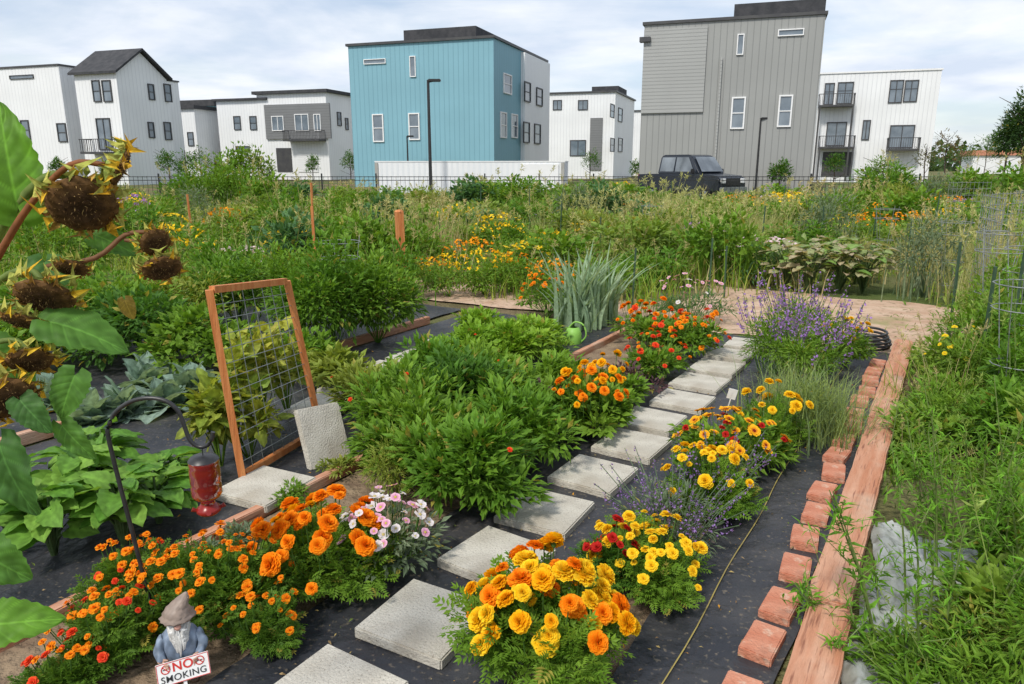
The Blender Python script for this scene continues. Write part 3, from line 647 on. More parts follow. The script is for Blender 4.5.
a=Acc(); boxV(a,(0,.005,-.06),(.012,.005,.12)); obj('stake',a.build('stake',[wp]),signr)
# ------------------------------------------------------------ sunflowers
def sun_head(r,petals=0,green=False):
    a=Acc()
    lathe(a,[(1.0*r,-.06*r),(1.02*r,.05*r),(.85*r,.20*r),(.5*r,.30*r),(0,.26*r)],20,cols=[(.16,.09,.03),(.22,.12,.05),(.15,.08,.03),(.09,.05,.025),(.07,.04,.02)],wob=.05)
    lathe(a,[(.1*r,-.55*r),(.45*r,-.48*r),(.9*r,-.22*r),(1.0*r,-.05*r)],16,(.34,.42,.09) if green else (.28,.26,.07),wob=.06)
    n=220; th=np.arange(n)*2.39996; q=np.sqrt((np.arange(n)+.5)/n)
    pos=np.stack([q*np.cos(th)*r*.93,q*np.sin(th)*r*.93,(.28-.2*q*q)*r],1)
    inst(a,LANCE[0],LANCE[1],pos,np.tile([0,0,1.],(n,1))+rng.normal(size=(n,3))*.5,rng.normal(size=(n,3)),r*.17,np.array([(.18,.10,.04),(.08,.045,.03),(.42,.28,.11)])[rng.integers(0,3,n)])
    for (k,ln,cc,e0,z0,wd) in((28,.62,((.34,.38,.08),(.55,.52,.12)),-.35,-.15,.55),(24,.42,((.30,.15,.04),(.56,.34,.08)),.8,0,.5),(petals,.72,((.70,.38,.03),(.88,.58,.05)),.3,0,.5)):
        if k==0: continue
        az=np.arange(k)*2*np.pi/k+rng.normal(size=k)*.25; e=e0+rng.normal(size=k)*.6
        d=np.stack([np.cos(az)*np.cos(e),np.sin(az)*np.cos(e),np.sin(e)],1); tn=rng.uniform(0,1,(k,1))
        T=leafT(wd,.8,.25)
        inst(a,T[0],T[1],np.stack([np.cos(az)*r*.95,np.sin(az)*r*.95,0*az+z0*r],1),d,np.tile([0,0,1.],(k,1))+rng.normal(size=(k,3))*.8,r*ln*rng.uniform(.5,1.2,k),np.array(cc[0])*(1-tn)+np.array(cc[1])*tn)
    return a.build('flower_head',[DRYM])
sb=Vector((-1.62,1.55,0))
a=Acc()
def stem(pts,r0,r1,col=(.22,.30,.08)):
    sm=[p-sb for p in smooth_pts(pts,4)]; n=len(sm); tube(a,sm,[r0+(r1-r0)*i/n for i in range(n)],8,col,0)
stem([sb,Vector((-1.6,1.53,.5)),S(-60,430,1.5),S(-15,270,1.48),S(10,215,1.46),S(45,178,1.45),S(75,178,1.43),S(82,196,1.42)],.013,.007)
stem([S(-40,330,1.5),S(-5,262,1.45),S(30,205,1.43),S(70,165,1.42),S(105,165,1.42)],.008,.005,(.34,.14,.06))
stem([S(-15,285,1.46),S(40,268,1.42),S(95,258,1.42),S(125,235,1.44),S(150,232,1.44)],.006,.004,(.28,.14,.07))
stem([S(125,240,1.44),S(150,245,1.44),S(160,258,1.44)],.004,.004,(.28,.14,.07))
stem([S(-30,320,1.45),S(0,280,1.42),S(30,270,1.4),S(45,285,1.38)],.007,.006)
stem([S(-40,400,1.45),S(-15,320,1.42),S(10,305,1.4),S(22,310,1.4)],.006,.005)
stem([S(-50,460,1.45),S(-20,360,1.35),S(10,340,1.36),S(28,348,1.36)],.006,.005)
stem([S(-60,600,1.4),S(-30,470,1.38),S(-15,395,1.35),S(8,385,1.35)],.009,.006)
sun=obj('sunflower',a.build('sunflower',[LEAFM],True),loc=sb); thing(sun,'tall sunflower with dried drooping brown seed heads','sunflower')
def head_at(px,py,Y,r,d,pet=0,green=False):
    return obj('flower_head',sun_head(r,pet,green),sun,S(px,py,Y)-sb,Vector(d).to_track_quat('Z','Y').to_euler())
head_at(82,204,1.42,.060,(.35,-.75,-.5),8,True); head_at(45,296,1.38,.052,(.05,-.65,-.65),7,True); head_at(155,242,1.44,.029,(.6,-.6,-.4),6)
head_at(162,268,1.44,.037,(.4,-.55,-.75),5); head_at(72,268,1.42,.028,(.1,-.6,-.7),4,True); head_at(22,320,1.38,.035,(-.1,-.55,-.8),5); head_at(30,360,1.36,.040,(.3,-.6,-.7),14)
head_at(8,398,1.34,.050,(.5,-.7,-.45),14); head_at(118,168,1.43,.040,(.6,.3,-.4),20,True); head_at(98,182,1.45,.026,(.3,-.1,-.8),9,True)
def leaf_at(px,py,Y,d,up,ln,col,wid=.8):
    T=heroT(wid); a=Acc()
    inst(a,T[0],T[1],np.array([[0,0,0.]]),np.array([d],float),np.array([up],float),np.array([ln]),np.array(col),T[2])
    obj('leaf',a.build('leaf',[LEAFM],True),sun,S(px,py,Y)-sb)
DG=(.085,.21,.05); BG=(.16,.36,.04); MG=(.12,.28,.05)
leaf_at(18,208,1.45,(.0,-.1,1),(.5,-1,.1),.20,BG,.62); leaf_at(45,262,1.42,(.35,-.5,-.7),(.3,-.6,.7),.10,DG); leaf_at(95,235,1.5,(.7,.1,-.3),(.2,-.8,.6),.08,MG)
leaf_at(50,322,1.36,(.9,.1,-.25),(.1,-.6,.8),.14,MG,.75); leaf_at(75,375,1.33,(-.3,-.3,-.8),(.3,-1,.2),.09,MG)
leaf_at(0,445,1.34,(.25,-.2,-.95),(.1,-1,.15),.16,DG,.6); leaf_at(62,425,1.36,(.5,-.1,-.7),(.2,-1,.3),.09,MG,.6)
leaf_at(-35,630,1.30,(.9,.1,.15),(.1,-.7,.8),.17,BG,.7); leaf_at(20,400,1.33,(.5,-.2,-.5),(.1,-.8,.6),.08,DG); leaf_at(-30,545,1.32,(.6,0,-.5),(.1,-.8,.6),.13,MG)
leaf_at(-10,345,1.4,(.4,.1,-.6),(.1,-.8,.6),.11,MG); leaf_at(125,300,1.5,(.2,0,-.9),(.3,-1,.1),.045,(.35,.25,.06))
# ------------------------------------------------------------ right side weeds
def weed(px,py,kind,h,label):
    a=Acc()
    if kind=='grass': blades(a,(0,0,0),.35,200,h,.008,(BRIGHT[0],YEL[1]),1.1); foliage(a,(0,0,h*.3),(.3,.3,h*.45),600,.055,MED,BRIGHT,14); seedstalks(a,.3,7,h*1.5,(.5,.45,.22),.0025)
    elif kind=='leafy': foliage(a,(0,0,h*.45),(.3,.3,h*.6),1100,.06,LANCE,random.choice([BRIGHT,YEL,BRIGHT]),20); seedstalks(a,.3,5,h*1.3,(.30,.40,.10),.0025)
    elif kind=='tall':
        for k in range(9):
            x,y=random.uniform(-.15,.15),random.uniform(-.15,.15); hh=h*random.uniform(.6,1.1); e=Vector((x*2.2,y*2.2,hh)); tube(a,[(x,y,0),(x*1.5,y*1.5,hh*.5),e],[.005,.004,.002],5,(.20,.28,.08),0,False)
            for b_ in range(6):
                t=random.uniform(.35,.9); p=Vector((x,y,0)).lerp(e,t); q=p+Vector((random.uniform(-.12,.12),random.uniform(-.12,.12),random.uniform(.04,.14))); tube(a,[p,q],[.002,.001],3,(.24,.34,.10),0,False)
                m=9; tt=rng.random(m)[:,None]; inst(a,LANCE[0],LANCE[1],np.array(p)*(1-tt)+np.array(q)*tt,rng.normal(size=(m,3))+[0,0,.4],rng.normal(size=(m,3))*.4+[0,0,1],rng.uniform(.02,.055,m),np.array(BRIGHT[0])*rng.uniform(.9,1.8,(m,1)),LANCE[2])
            m=22; t=rng.uniform(.2,1,m)[:,None]; pos=np.array([x,y,0])*(1-t)+np.array(e)*t
            d=rng.normal(size=(m,3)); d[:,2]=np.abs(d[:,2])*.6
            inst(a,LANCE[0],LANCE[1],pos,d,rng.normal(size=(m,3))*.4+[0,0,1],rng.uniform(.03,.08,m),np.array(BRIGHT[0])*rng.uniform(.8,1.6,(m,1)),LANCE[2])
    elif kind=='tomato': foliage(a,(0,0,h*.45),(.30,.30,h*.58),1000,.075,MED,random.choice([MIDG,BRIGHT]),22); seedstalks(a,.2,2,h*1.2,(.30,.40,.10),.0025)
    elif kind=='vine': foliage(a,(0,0,h*.4),(.32,.32,h*.6),850,.07,BROAD,((.20,.36,.04),(.34,.50,.08)),20)
    return plant('weed_clump',G(px,py),a.build('weed_clump',[LEAFM]),label,'weed','weeds beside the timber border')
for px,py,k,h in((985,712,'leafy',.22),(1045,690,'leafy',.5),(935,665,'tall',.6),(1020,645,'vine',.32),(1050,610,'tall',.9),(1040,578,'vine',.48),(962,590,'tall',.72),(888,655,'tall',.2),(1005,600,'tall',.5),(935,700,'leafy',.16),(985,655,'leafy',.2),
 (1050,525,'tomato',.70),(985,540,'tall',.65),(1000,515,'leafy',.35),(1065,500,'vine',.7),(1035,455,'tall',1.05),(1000,462,'tomato',.50),(945,440,'leafy',.36),(1010,435,'tomato',.75),(940,415,'grass',.42),(980,410,'leafy',.6),(1020,405,'tomato',.95),
 (950,392,'vine',.45),(985,385,'tomato',.75),(1030,385,'tall',1.2),(958,370,'leafy',.55),(995,362,'tomato',.8),(1030,355,'tomato',1.0),(972,350,'leafy',.7),(1000,342,'tomato',.9),(1035,335,'tall',1.2),(925,427,'grass',.25),(938,372,'grass',.32),(985,335,'tall',1.0),(1060,430,'leafy',.95),(915,465,'grass',.2),(1045,320,'tomato',1.0),(1015,322,'leafy',.9),(930,450,'vine',.26)):
    weed(px,py,k,h,{'grass':'clump of green and dry grass beside the timber','leafy':'leafy green weed beside the timber border','tall':'tall thin stemmed weed with narrow leaves','tomato':'tall tangled leafy tomato like plant by the timber','vine':'light green leafy vegetable plant by the timber'}[k])
bush('yellow_flower_plant',958,398,.3,.42,700,.05,LANCE,BRIGHT,'weedy plant with tiny yellow flowers','flowering plant',14,[(fyd,26,.02)],hh=.5)
V=[];F=[];ns,nw=200,120
def rg(x,y,z): return 1-abs(noise.noise(Vector((x,y,z))))*2.2
for i in range(ns+1):
    for j in range(nw+1):
        s=-1.1+2.7*i/ns; n=1.46+1.2*j/nw+.06*noise.noise(Vector((s*3,j*.05,0)))
        z=.022+.020*max(0,rg(s*3.5+.6*n,n*6,2))**2+.018*max(0,rg(s*10+2*n,n*7+s*4,5))**4+.012*max(0,rg(s*24,n*20+s*6,5))**3+.03*math.exp(-((j/nw-.05)/.05)**2)
        p=GF(s,n); V.append((p.x,p.y,max(z,.012)))
for i in range(ns):
    for j in range(nw): b_=i*(nw+1)+j; F.append((b_,b_+nw+1,b_+nw+2,b_+1))
me=bpy.data.meshes.new('plastic_sheet'); me.from_pydata(V,[],F); me.polygons.foreach_set('use_smooth',[True]*len(F))
plm=simple('cloudy_plastic',(.60,.63,.64),(.42,.44,.42),5,.2,bump=.3,bscale=22,spec=.7)
overlay(plm,3,.55,.7,(.28,.28,.2),detail=5)
nt=plm.node_tree; pb_=[n for n in nt.nodes if n.type=='BSDF_PRINCIPLED'][0]; out_=[n for n in nt.nodes if n.type=='OUTPUT_MATERIAL'][0]
tr_=N(nt,'ShaderNodeBsdfTransparent'); mx_=N(nt,'ShaderNodeMixShader'); mx_.inputs[0].default_value=.62; L(nt,tr_.outputs[0],mx_.inputs[1]); L(nt,pb_.outputs[0],mx_.inputs[2]); L(nt,mx_.outputs[0],out_.inputs[0])
me.materials.append(plm)
thing(obj('plastic_sheet',me),'crumpled cloudy white plastic sheet lying beside the timber','plastic sheet')
# ------------------------------------------------------------ middle distance
var=[]
specs=[(BRIGHT,MED,.10,900),(MIDG,MED,.11,900),(YEL,LANCE,.11,900),(GREY,LANCE,.11,800),(COOL,BROAD,.12,700),(((.20,.33,.05),(.34,.47,.09)),BROAD,.11,800),(BRIGHT,BROAD,.12,700),(((.14,.28,.03),(.30,.42,.07)),LANCE,.12,900)]
for c,t,sz,n in specs:
    a=Acc(); foliage(a,(0,0,.38),(.6,.6,.6),n,sz,t,c,22,cs=.33); blades(a,(0,0,0),.6,60,.8,.015,c,.6); seedstalks(a,.6,4,1.0,(.48,.45,.2),.005); var.append(a.build('garden_bush',[LEAFM]))
tang=[]
for c,h in((TAN,.95),(((.36,.38,.14),(.52,.52,.23)),1.05),(YEL,.85),(((.30,.38,.11),(.46,.48,.19)),1.0)):
    a=Acc(); blades(a,(0,0,0),.7,330,h*.85,.013,c,.55); seedstalks(a,.7,22,h*1.14,c[1],.005)
    tang.append(a.build('grass_clump',[LEAFM]))
def flowered(c,t,fc,nf,fs,h=.8):
    a=Acc(); foliage(a,(0,0,h*.38),(.5,.5,h*.6),700,.09,t,c,16)
    q=np.sqrt(rng.random(nf)); az=rng.uniform(0,6.28,nf); pos=np.stack([.52*q*np.cos(az),.52*q*np.sin(az),h*(.5+.6*np.sqrt(1-q*q*.95))],1)
    for k in range(3):
        inst(a,OVAL[0],OVAL[1],pos,rng.normal(size=(nf,3))+[0,-.3,.3],rng.normal(size=(nf,3))*.4+[0,-.5,1],fs*rng.uniform(.8,1.3,nf),np.array(fc)*rng.uniform(.8,1.1,(nf,1)),None,1)
    return a.build('flowering_bush',[LEAFM,PETM])
fl=[flowered(BRIGHT,MED,(.95,.62,.02),36,.055),flowered(BRIGHT,MED,(.92,.34,.01),40,.06),flowered(COOL,LANCE,(.82,.64,.70),40,.05),flowered(BRIGHT,BROAD,(.95,.66,.03),35,.08,1.0),flowered(BRIGHT,LANCE,(.50,.28,.65),50,.05)]
def put(me,x,y,sx,sz,name,label,cat,group=None):
    o=obj(name,me,loc=(x,y,0),rot=(0,0,random.uniform(0,6.28)),scale=(sx,sx,sz)); return thing(o,label,cat,group)
def keepout(x,y,m=0):
    s,n=toGF(x,y)
    if s<5.6 and -5.5<n<2.0: return True
    if s<3.5 and 2.0<=n<3: return True
    if 5.3<s<8.0 and -1.2<n<3.6: return True
    if 6.0<s<8.0 and n<6: return True if n>0 else False
    if 5.4<s<6.6 and -5<n<-1.2: return True
    return False
def pb(me,px,py,sx,sz,name,label,cat): 
    g=G(px,py); put(me,g.x,g.y,sx,sz,name,label,cat)
for px,py,i,sx,sz in((450,298,0,.8,.65),(485,296,0,.8,.7),(515,290,1,.7,.6),(548,275,0,.9,.8),(500,262,0,1.0,.8),(430,288,1,.7,.5),(470,278,1,.9,.7),(550,300,1,.7,.6),
  (870,245,1,1.0,.8),(905,243,1,1.1,.8),(935,240,0,1.1,.8),(850,240,0,1.0,.7),(910,225,1,1.4,.9),(945,222,1,1.4,.9),(885,232,1,1.2,.9),(700,262,4,1,.8),(740,215,1,1.5,.8),(760,285,2,1.2,.8),(240,300,2,1,.8),(380,235,0,1.2,.7),(1000,230,0,1.3,.8),(590,250,0,1,.7),(640,225,1,1.2,.8)):
    pb(fl[i],px,py,sx,sz,'flowering_bush',('flowering bush with yellow blooms','flowering bush with orange blooms','plant with pale pink flowers','bush with yellow blooms','plant with small purple flowers')[i]+' in a garden plot','flowering plant')
for (px,py) in((808,294),(785,291),(838,294),(862,294),(800,281),(830,281),(855,284)):
    rosette('leafy_plant',G(px,py),54,.16,((.20,.36,.08),(.52,.42,.30)),'large leaved plant with reddish tinted green leaves','plant',(10,80),BIGSM,True,.58,group='large leaved plants',spread=2.9)
for px,py,i,sx,sz in((990,310,1,.7,.8),(1015,300,0,.7,.9),(1000,290,1,.8,.9),(1030,290,3,.9,1.0),(720,242,0,1.2,.9),(690,245,3,1.2,.9),(745,252,1,1.1,.9),(430,262,0,1.0,1.0),(410,255,3,1.0,.9),(460,252,1,1.0,.8),(770,245,1,1.1,.9),(550,245,3,1.1,.8),(650,252,0,1.1,.8),(380,258,1,1,.8),(700,272,1,.9,.8),(960,275,1,.9,.9),(925,272,0,.9,.8)):
    pb(tang[i],px,py,sx,sz,'grass_clump','clump of tall straw coloured grass with seed heads','grass')
for (px,py,me_i,sx,sz) in((600,300,6,.9,.6),(655,288,1,1.0,.65),(670,270,0,1,.9),(880,210,1,2.2,2.1),(800,262,1,1.2,.9),(505,215,0,2.4,1.45),(520,212,1,2.2,1.6),(475,215,4,2,1.4),(600,214,1,2.4,1.4),(618,212,6,2.2,1.25),(560,212,0,2,1.3),
   (190,215,1,1.6,1.7),(215,214,0,1.8,2.1),(245,213,0,1.8,2.1),(270,215,6,1.6,1.6),(300,212,4,1.6,1.25),(345,225,0,1.6,1.2),(960,210,6,2,1.8),(935,212,3,1.8,1.5),(780,210,6,2,1.1),(910,206,1,2,1.3),(1000,205,1,2.4,2.0),(1035,215,1,2.4,2.3),(160,235,0,1.5,1.2),(130,250,1,1.5,1.2),(100,255,0,1.5,1.2),(60,262,1,1.4,1.2),
   (395,300,1,.8,.9),(420,275,0,1.1,1),(370,280,6,1.2,1.1),(330,275,1,1.2,1.1),(290,280,4,1.2,1.1),(670,240,1,1.6,1.0),(640,235,4,1.6,.9),(580,245,5,1.4,.9),
   (480,238,5,1.4,1.0),(530,235,1,1.5,1.1),(430,240,6,1.4,.9),(700,226,0,1.6,.8),(790,235,5,1.6,.9),(820,226,1,1.6,1.1),(730,262,5,1.0,.8),(650,213,6,1.7,.95),(668,210,1,1.5,.75),(735,210,0,1.6,.85),(720,212,0,1.8,.65),(970,250,6,1.2,1.1),(1010,258,1,1.3,1.2),(900,262,5,1.0,.8),(990,240,7,1.4,1.2),(350,250,7,1.3,1.0),(260,250,5,1.4,1.0),(220,262,0,1.2,.9),(620,248,7,1.2,.9),(380,212,1,1.8,1.1),(410,210,6,1.8,1.0),(845,208,0,1.8,1.0)):
    pb(var[me_i],px,py,sx,sz,'garden_bush','dense leafy bush in the community garden plots','bush')
random.seed(5)
cnt=0
while cnt<225:
    y=7.5+25*random.random()**.85; x=random.uniform(-.76*y-1,.76*y+1)
    if keepout(x,y): continue
    if y>22 and .15<x/y<.34: 
        if random.random()<.6: continue
    r=random.random(); sc=random.uniform(.6,1.25)*(1+.025*(y-8)); sz=sc*random.uniform(.5,1.25)/(1+.02*(y-8))
    if y>22: sz*=.85
    if r<.58: put(random.choice(var),x,y,sc,sz,'garden_bush','leafy green bush in an overgrown garden plot','bush','bushes in the garden plots')
    elif r<.81: put(random.choice(tang),x,y,sc,sz*.9,'grass_clump','clump of tall dry grass between the plots','grass','tall grass clumps')
    else: put(random.choice(fl),x,y,sc*.9,sz*.9,'flowering_bush','flowering bush in an overgrown garden plot','flowering plant','flowering bushes in the plots')
    cnt+=1
a=Acc()
def region(n,y0,y1,pw=.8):
    out=[]
    while len(out)<n:
        y=y0+(y1-y0)*random.random()**pw; x=random.uniform(-.78*y-1,.78*y+1)
        if keepout(x,y): continue
        if noise.noise(Vector((x*.35,y*.35,4)))<-.25: continue
        out.append((x,y,0))
    return np.array(out)
pc=region(1800,6.8,35)
for c,part in zip((BRIGHT,YEL,TAN,YEL,TAN),np.array_split(pc,5)):
    k=22; n=len(part)*k; base=np.repeat(part,k,axis=0)+np.concatenate([rng.normal(size=(n,2))*.28,np.zeros((n,1))],1)
    hh=.38*rng.uniform(.5,1.4,n); az=rng.uniform(0,6.28,n); ln=rng.uniform(.1,.9,n)
    wv=.005+.0007*base[:,1]
    side=np.stack([-np.sin(az),np.cos(az),0*az],1); V=[]
    for i in range(3):
        t=i/2; p=base+np.stack([np.cos(az)*ln*hh*t*t,np.sin(az)*ln*hh*t*t,hh*t],1); ww=(wv*(1-t*.9))[:,None]
        V+= [p-side*ww,p+side*ww]
    V=np.stack(V,1); F=(np.array([(0,1,3,2),(2,3,5,4)])[None]+(np.arange(n)*6)[:,None,None]).reshape(-1,4)
    tn=rng.uniform(0,1,(n,1)); col=np.array(c[0])*(1-tn)+np.array(c[1])*tn
    a.add(V.reshape(-1,3),F,np.repeat(col,6,axis=0))
pc=region(2200,6.8,35)
k=24; n=len(pc)*k; tone=np.repeat(rng.uniform(0,1,(len(pc),1)),k,axis=0); hb_=np.repeat(rng.uniform(.12,.42,(len(pc),1)),k,axis=0)
off=rng.normal(size=(n,3))*.22; off[:,2]=np.abs(off[:,2])*hb_[:,0]*3.2
pos=np.repeat(pc,k,axis=0)+off
inst(a,MED[0],MED[1],pos,rng.normal(size=(n,3))+[0,0,.4],rng.normal(size=(n,3))*.5+[0,0,1],.05+.0035*pos[:,1]*rng.uniform(.6,1.2,n),np.array((.12,.28,.03))*(1-tone)+np.array((.38,.46,.11))*tone,MED[2])
o=obj('weeds',a.build('weeds',[LEAFM])); o['kind']='stuff'; o['label']='mixed green and dry weeds covering the garden plots'
a=Acc(); n=5000; ss=rng.uniform(-1,5,n); nn_=rng.uniform(-9,-5.4,n); pos=np.array([GF(x,y,0) for x,y in zip(ss,nn_)]); pos[:,2]=rng.uniform(.02,.16,n)
inst(a,MED[0],MED[1],pos,rng.normal(size=(n,3))+[0,0,.4],rng.normal(size=(n,3))*.5+[0,0,1],.06*rng.uniform(.6,1.3,n),np.array((.12,.26,.03))*rng.uniform(.6,1.6,(n,1)),MED[2])
n=6500; ss=rng.uniform(-1.5,5.3,n); nn_=np.where(ss>1.5,rng.uniform(1.44,5,n),rng.uniform(2.4,5,n)); pos=np.array([GF(x,y,0) for x,y in zip(ss,nn_)]); pos[:,2]=rng.uniform(.02,.16,n)
inst(a,LANCE[0],LANCE[1],pos,rng.normal(size=(n,3))+[0,0,.6],rng.normal(size=(n,3))*.5+[0,0,1],.07*rng.uniform(.6,1.3,n),np.array((.16,.29,.05))*rng.uniform(.6,1.7,(n,1)),LANCE[2])
n=700; ss=rng.uniform(5.5,8.0,n); nn_=rng.uniform(-1,9,n); kp=np.array([noise.noise(Vector((x*1.3,y*1.3,2))) for x,y in zip(ss,nn_)])>.15; ss=ss[kp]; nn_=nn_[kp]; n=len(ss); pos=np.array([GF(x,y,0) for x,y in zip(ss,nn_)]); pos[:,2]=rng.uniform(.02,.06,n)
inst(a,LANCE[0],LANCE[1],pos,rng.normal(size=(n,3))+[0,0,.6],rng.normal(size=(n,3))*.5+[0,0,1],.07*rng.uniform(.6,1.4,n),np.array((.20,.27,.07))*rng.uniform(.7,1.7,(n,1)),LANCE[2])
o=obj('ground_cover',a.build('ground_cover',[LEAFM])); o['kind']='stuff'; o['label']='low green ground cover between the beds'
def post(px,py,h,w,mat,name,label,cat):
    g=G(px,py); a=Acc()
    boxV(a,(0,0,h/2),(w,w,h))
    if w>.06: lathe(a,[(w*.66,h),(w*.5,h+.02),(0,h+.03)],4)
    thing(obj(name,a.build(name,[mat]),loc=g,rot=(random.uniform(-.03,.03),random.uniform(-.03,.03),random.uniform(0,1))),label,cat)
post(403,293,1.1,.10,cedarm,'wooden_post','short reddish square wooden post among plants','post')
for px,py,h in((318,300,1.2),(315,262,1.4),(195,262,1.2)): post(px,py,h,.03,cedarm,'wooden_stake','thin wooden garden stake standing among plants','stake')
for px,py,h in((632,310,.75),(724,300,.7),(690,260,.9),(708,300,.8),(760,262,1.0),(870,262,.9),(600,262,.8),(820,262,1),(905,275,.9),(440,262,.8),(560,250,1.0),(948,345,1.0),(1010,365,1.2),(975,400,1.0),(530,240,1.2),(480,235,1.2),(670,232,1.3),(930,250,1.2),(780,232,1.2),(1000,400,1.2)): post(px,py,h,.018,greenpost,'metal_stake','thin green metal garden stake','stake')
a=Acc()
for r,z in((.10,.2),(.15,.5),(.19,.85),(.2,1.0)): tube(a,[(r*math.cos(t*.5236),r*math.sin(t*.5236),z) for t in range(13)],.0035,4,cap=False)
for k in range(4):
    t=k*math.pi/2; tube(a,[(.04*math.cos(t),.04*math.sin(t),0),(.2*math.cos(t),.2*math.sin(t),1.05)],.0035,4)
cage=a.build('tomato_cage',[galvm])
for px,py,sc in((945,300,1),(985,350,1.1),(345,345,1),(990,295,1),(880,270,1),(650,262,1),(1015,392,1.1),(1005,440,1.0)):
    o=obj('tomato_cage',cage,loc=G(px,py),rot=(0,0,random.random()),scale=(sc,sc,sc)); thing(o,'round galvanised wire tomato cage among plants','tomato cage','tomato cages')
a=Acc()
for i in range(11): tube(a,[(i*.1,0,0),(i*.1,0,1.2)],.0035,4)
for i in range(11): tube(a,[(0,0,.08+i*.11),(1,0,.08+i*.11)],.0035,4)
wp_=a.build('wire_panel',[galvm])
for px,py,rz in((975,305,.6),(940,250,0.2),(985,325,1.2),(1000,290,.2)): o=obj('wire_panel',wp_,loc=G(px,py),rot=(0,0,rz),scale=(1,1,1.15)); thing(o,'upright galvanised wire garden panel','wire panel','wire panels')
wc=bpy.data.objects.new('watering_can',None); COL.objects.link(wc); wc.location=G(573,345); wc.rotation_euler=(0,0,rad(160)); wc.scale=(.85,.85,.85); thing(wc,'green plastic watering can beside the leeks','watering can')
gp=simple('green_plastic',(.20,.42,.07),(.25,.5,.09),6,.5)
a=Acc(); lathe(a,[(0,.0),(.09,.0),(.10,.02),(.095,.14),(.07,.2),(.05,.21)],20); obj('body',a.build('body',[gp],True),wc)
a=Acc(); tube(a,[(.09,0,.05),(.16,0,.15),(.22,0,.26)],[.022,.015,.012],10); lathe(a,[(.012,0),(.03,.03),(0,.032)],12,loc=(.22,0,.255)); obj('spout',a.build('spout',[gp],True),wc)
a=Acc(); tube(a,smooth_pts([(-.09,0,.04),(-.15,0,.12),(-.12,0,.24),(-.02,0,.27),(.05,0,.2)]),.01,8); obj('handle',a.build('handle',[gp],True),wc)
bush('herb_plant',560,362,.18,.2,500,.05,MED,BRIGHT,'small leafy herb in front of the watering can','herb',12)
a=Acc()
tube(a,[((.16+.02*math.sin(t*.35))*math.cos(t*.3),(.16+.02*math.sin(t*.35))*math.sin(t*.3),.03+.0016*t) for t in range(110)],.012,6)
thing(obj('garden_hose',a.build('garden_hose',[blackm],True),loc=G(868,352)),'coiled black garden hose at the end of the bed','hose')
o=obj('plant_label',bevbox('plant_label',(.05,.002,.07),wp,0),loc=G(727,462)+Vector((0,0,.42)),rot=(.3,.2,-.3))
a=Acc(); boxV(a,(0,0,-.2),(.006,.002,.42)); obj('stake',a.build('stake',[wp]),o); thing(o,'small white plastic plant label on a stake','plant label')
# ------------------------------------------------------------ fence
a=Acc(); X0,X1=-30,34
for z in(.15,1.05,1.2): boxV(a,((X0+X1)/2,0,z),(X1-X0,.03,.03))
for i in range(int((X1-X0)/.2)): boxV(a,(X0+i*.2+.08,0,.68),(.014,.014,1.1))
fence=obj('metal_fence',a.build('metal_fence',[blackm]),loc=(0,32.6,0)); thing(fence,'long black metal picket fence behind the garden plots','fence')
pme=bevbox('post',(.06,.06,1.35),blackm,.005,1)
for i in range(27): obj('post',pme,fence,(X0+i*2.4,0,.67))
# ------------------------------------------------------------ buildings
BA=rad(-19)
def building(name,pxl,Yl,w,d,h,label,wall,roof=roofm,cap=.25,over=.15,cat='apartment building',ang=BA):
    p=S(pxl,165,Yl); o=bpy.data.objects.new(name,None); COL.objects.link(o); o.location=(p.x,p.y,0); o.rotation_euler=(0,0,ang); thing(o,label,cat)
    a=Acc(); boxV(a,(w/2,d/2,h/2),(w,d,h)); obj('wall',a.build('wall',[wall]),o)
    if cap>0:
        a=Acc(); boxV(a,(w/2,d/2,h+cap/2+.003),(w+over*2,d+over*2,cap)); obj('roof',a.build('roof',[roof]),o)
    M=Matrix.Rotation(-ang,3,'Z')
    return dict(o=o,w=w,d=d,h=h,loc=Vector((p.x,p.y,0)),M=M)
def hit(b,face,px,py,off=0):
    o=b['M']@(Vector((0,0,H))-b['loc']); d=b['M']@ray(px,py)
    if face=='F': t=(off-o.y)/d.y; q=o+d*t; return q.x,q.z
    t=(b['w']+off-o.x)/d.x; q=o+d*t; return q.y,q.z
def window(b,face,x0,y0,x1,y1,mull='h',frame=trimw,fw=.09,off=0,glass=None,name='window'):
    xm,ym=(x0+x1)/2,(y0+y1)/2
    l,_=hit(b,face,x0,ym,off); r,_=hit(b,face,x1,ym,off); _,zt=hit(b,face,xm,y0,off); _,zb=hit(b,face,xm,y1,off)
    if l>r: l,r=r,l
    w=r-l;h=zt-zb; a=Acc()
    for c,s_ in(((0,-.05,h/2-fw/2),(w,.1,fw)),((0,-.05,-h/2+fw/2),(w,.1,fw)),((-w/2+fw/2,-.05,0),(fw,.1,h-2*fw)),((w/2-fw/2,-.05,0),(fw,.1,h-2*fw))): boxV(a,c,s_)
    if mull=='h': boxV(a,(0,-.045,0),(w-2*fw,.08,.06))
    if mull=='v': boxV(a,(0,-.045,0),(.07,.08,h-2*fw))
    if mull=='g':
        boxV(a,(0,-.045,0),(.07,.08,h-2*fw)); boxV(a,(0,-.04,h*.1),(w-2*fw,.05,.05))
    o=obj(name,a.build(name,[frame]),b['o'])
    if face=='F': o.location=((l+r)/2,off,(zt+zb)/2)
    else: o.location=(b['w']+off,(l+r)/2,(zt+zb)/2); o.rotation_euler=(0,0,rad(90))
    a=Acc(); boxV(a,(0,-.02,0),(w-2*fw,.03,h-2*fw)); obj('pane',a.build('pane',[glass or glassm]),o)
def addbox(b,name,c,s_,mat): 
    a=Acc(); boxV(a,c,s_); return obj(name,a.build(name,[mat]),b['o'])
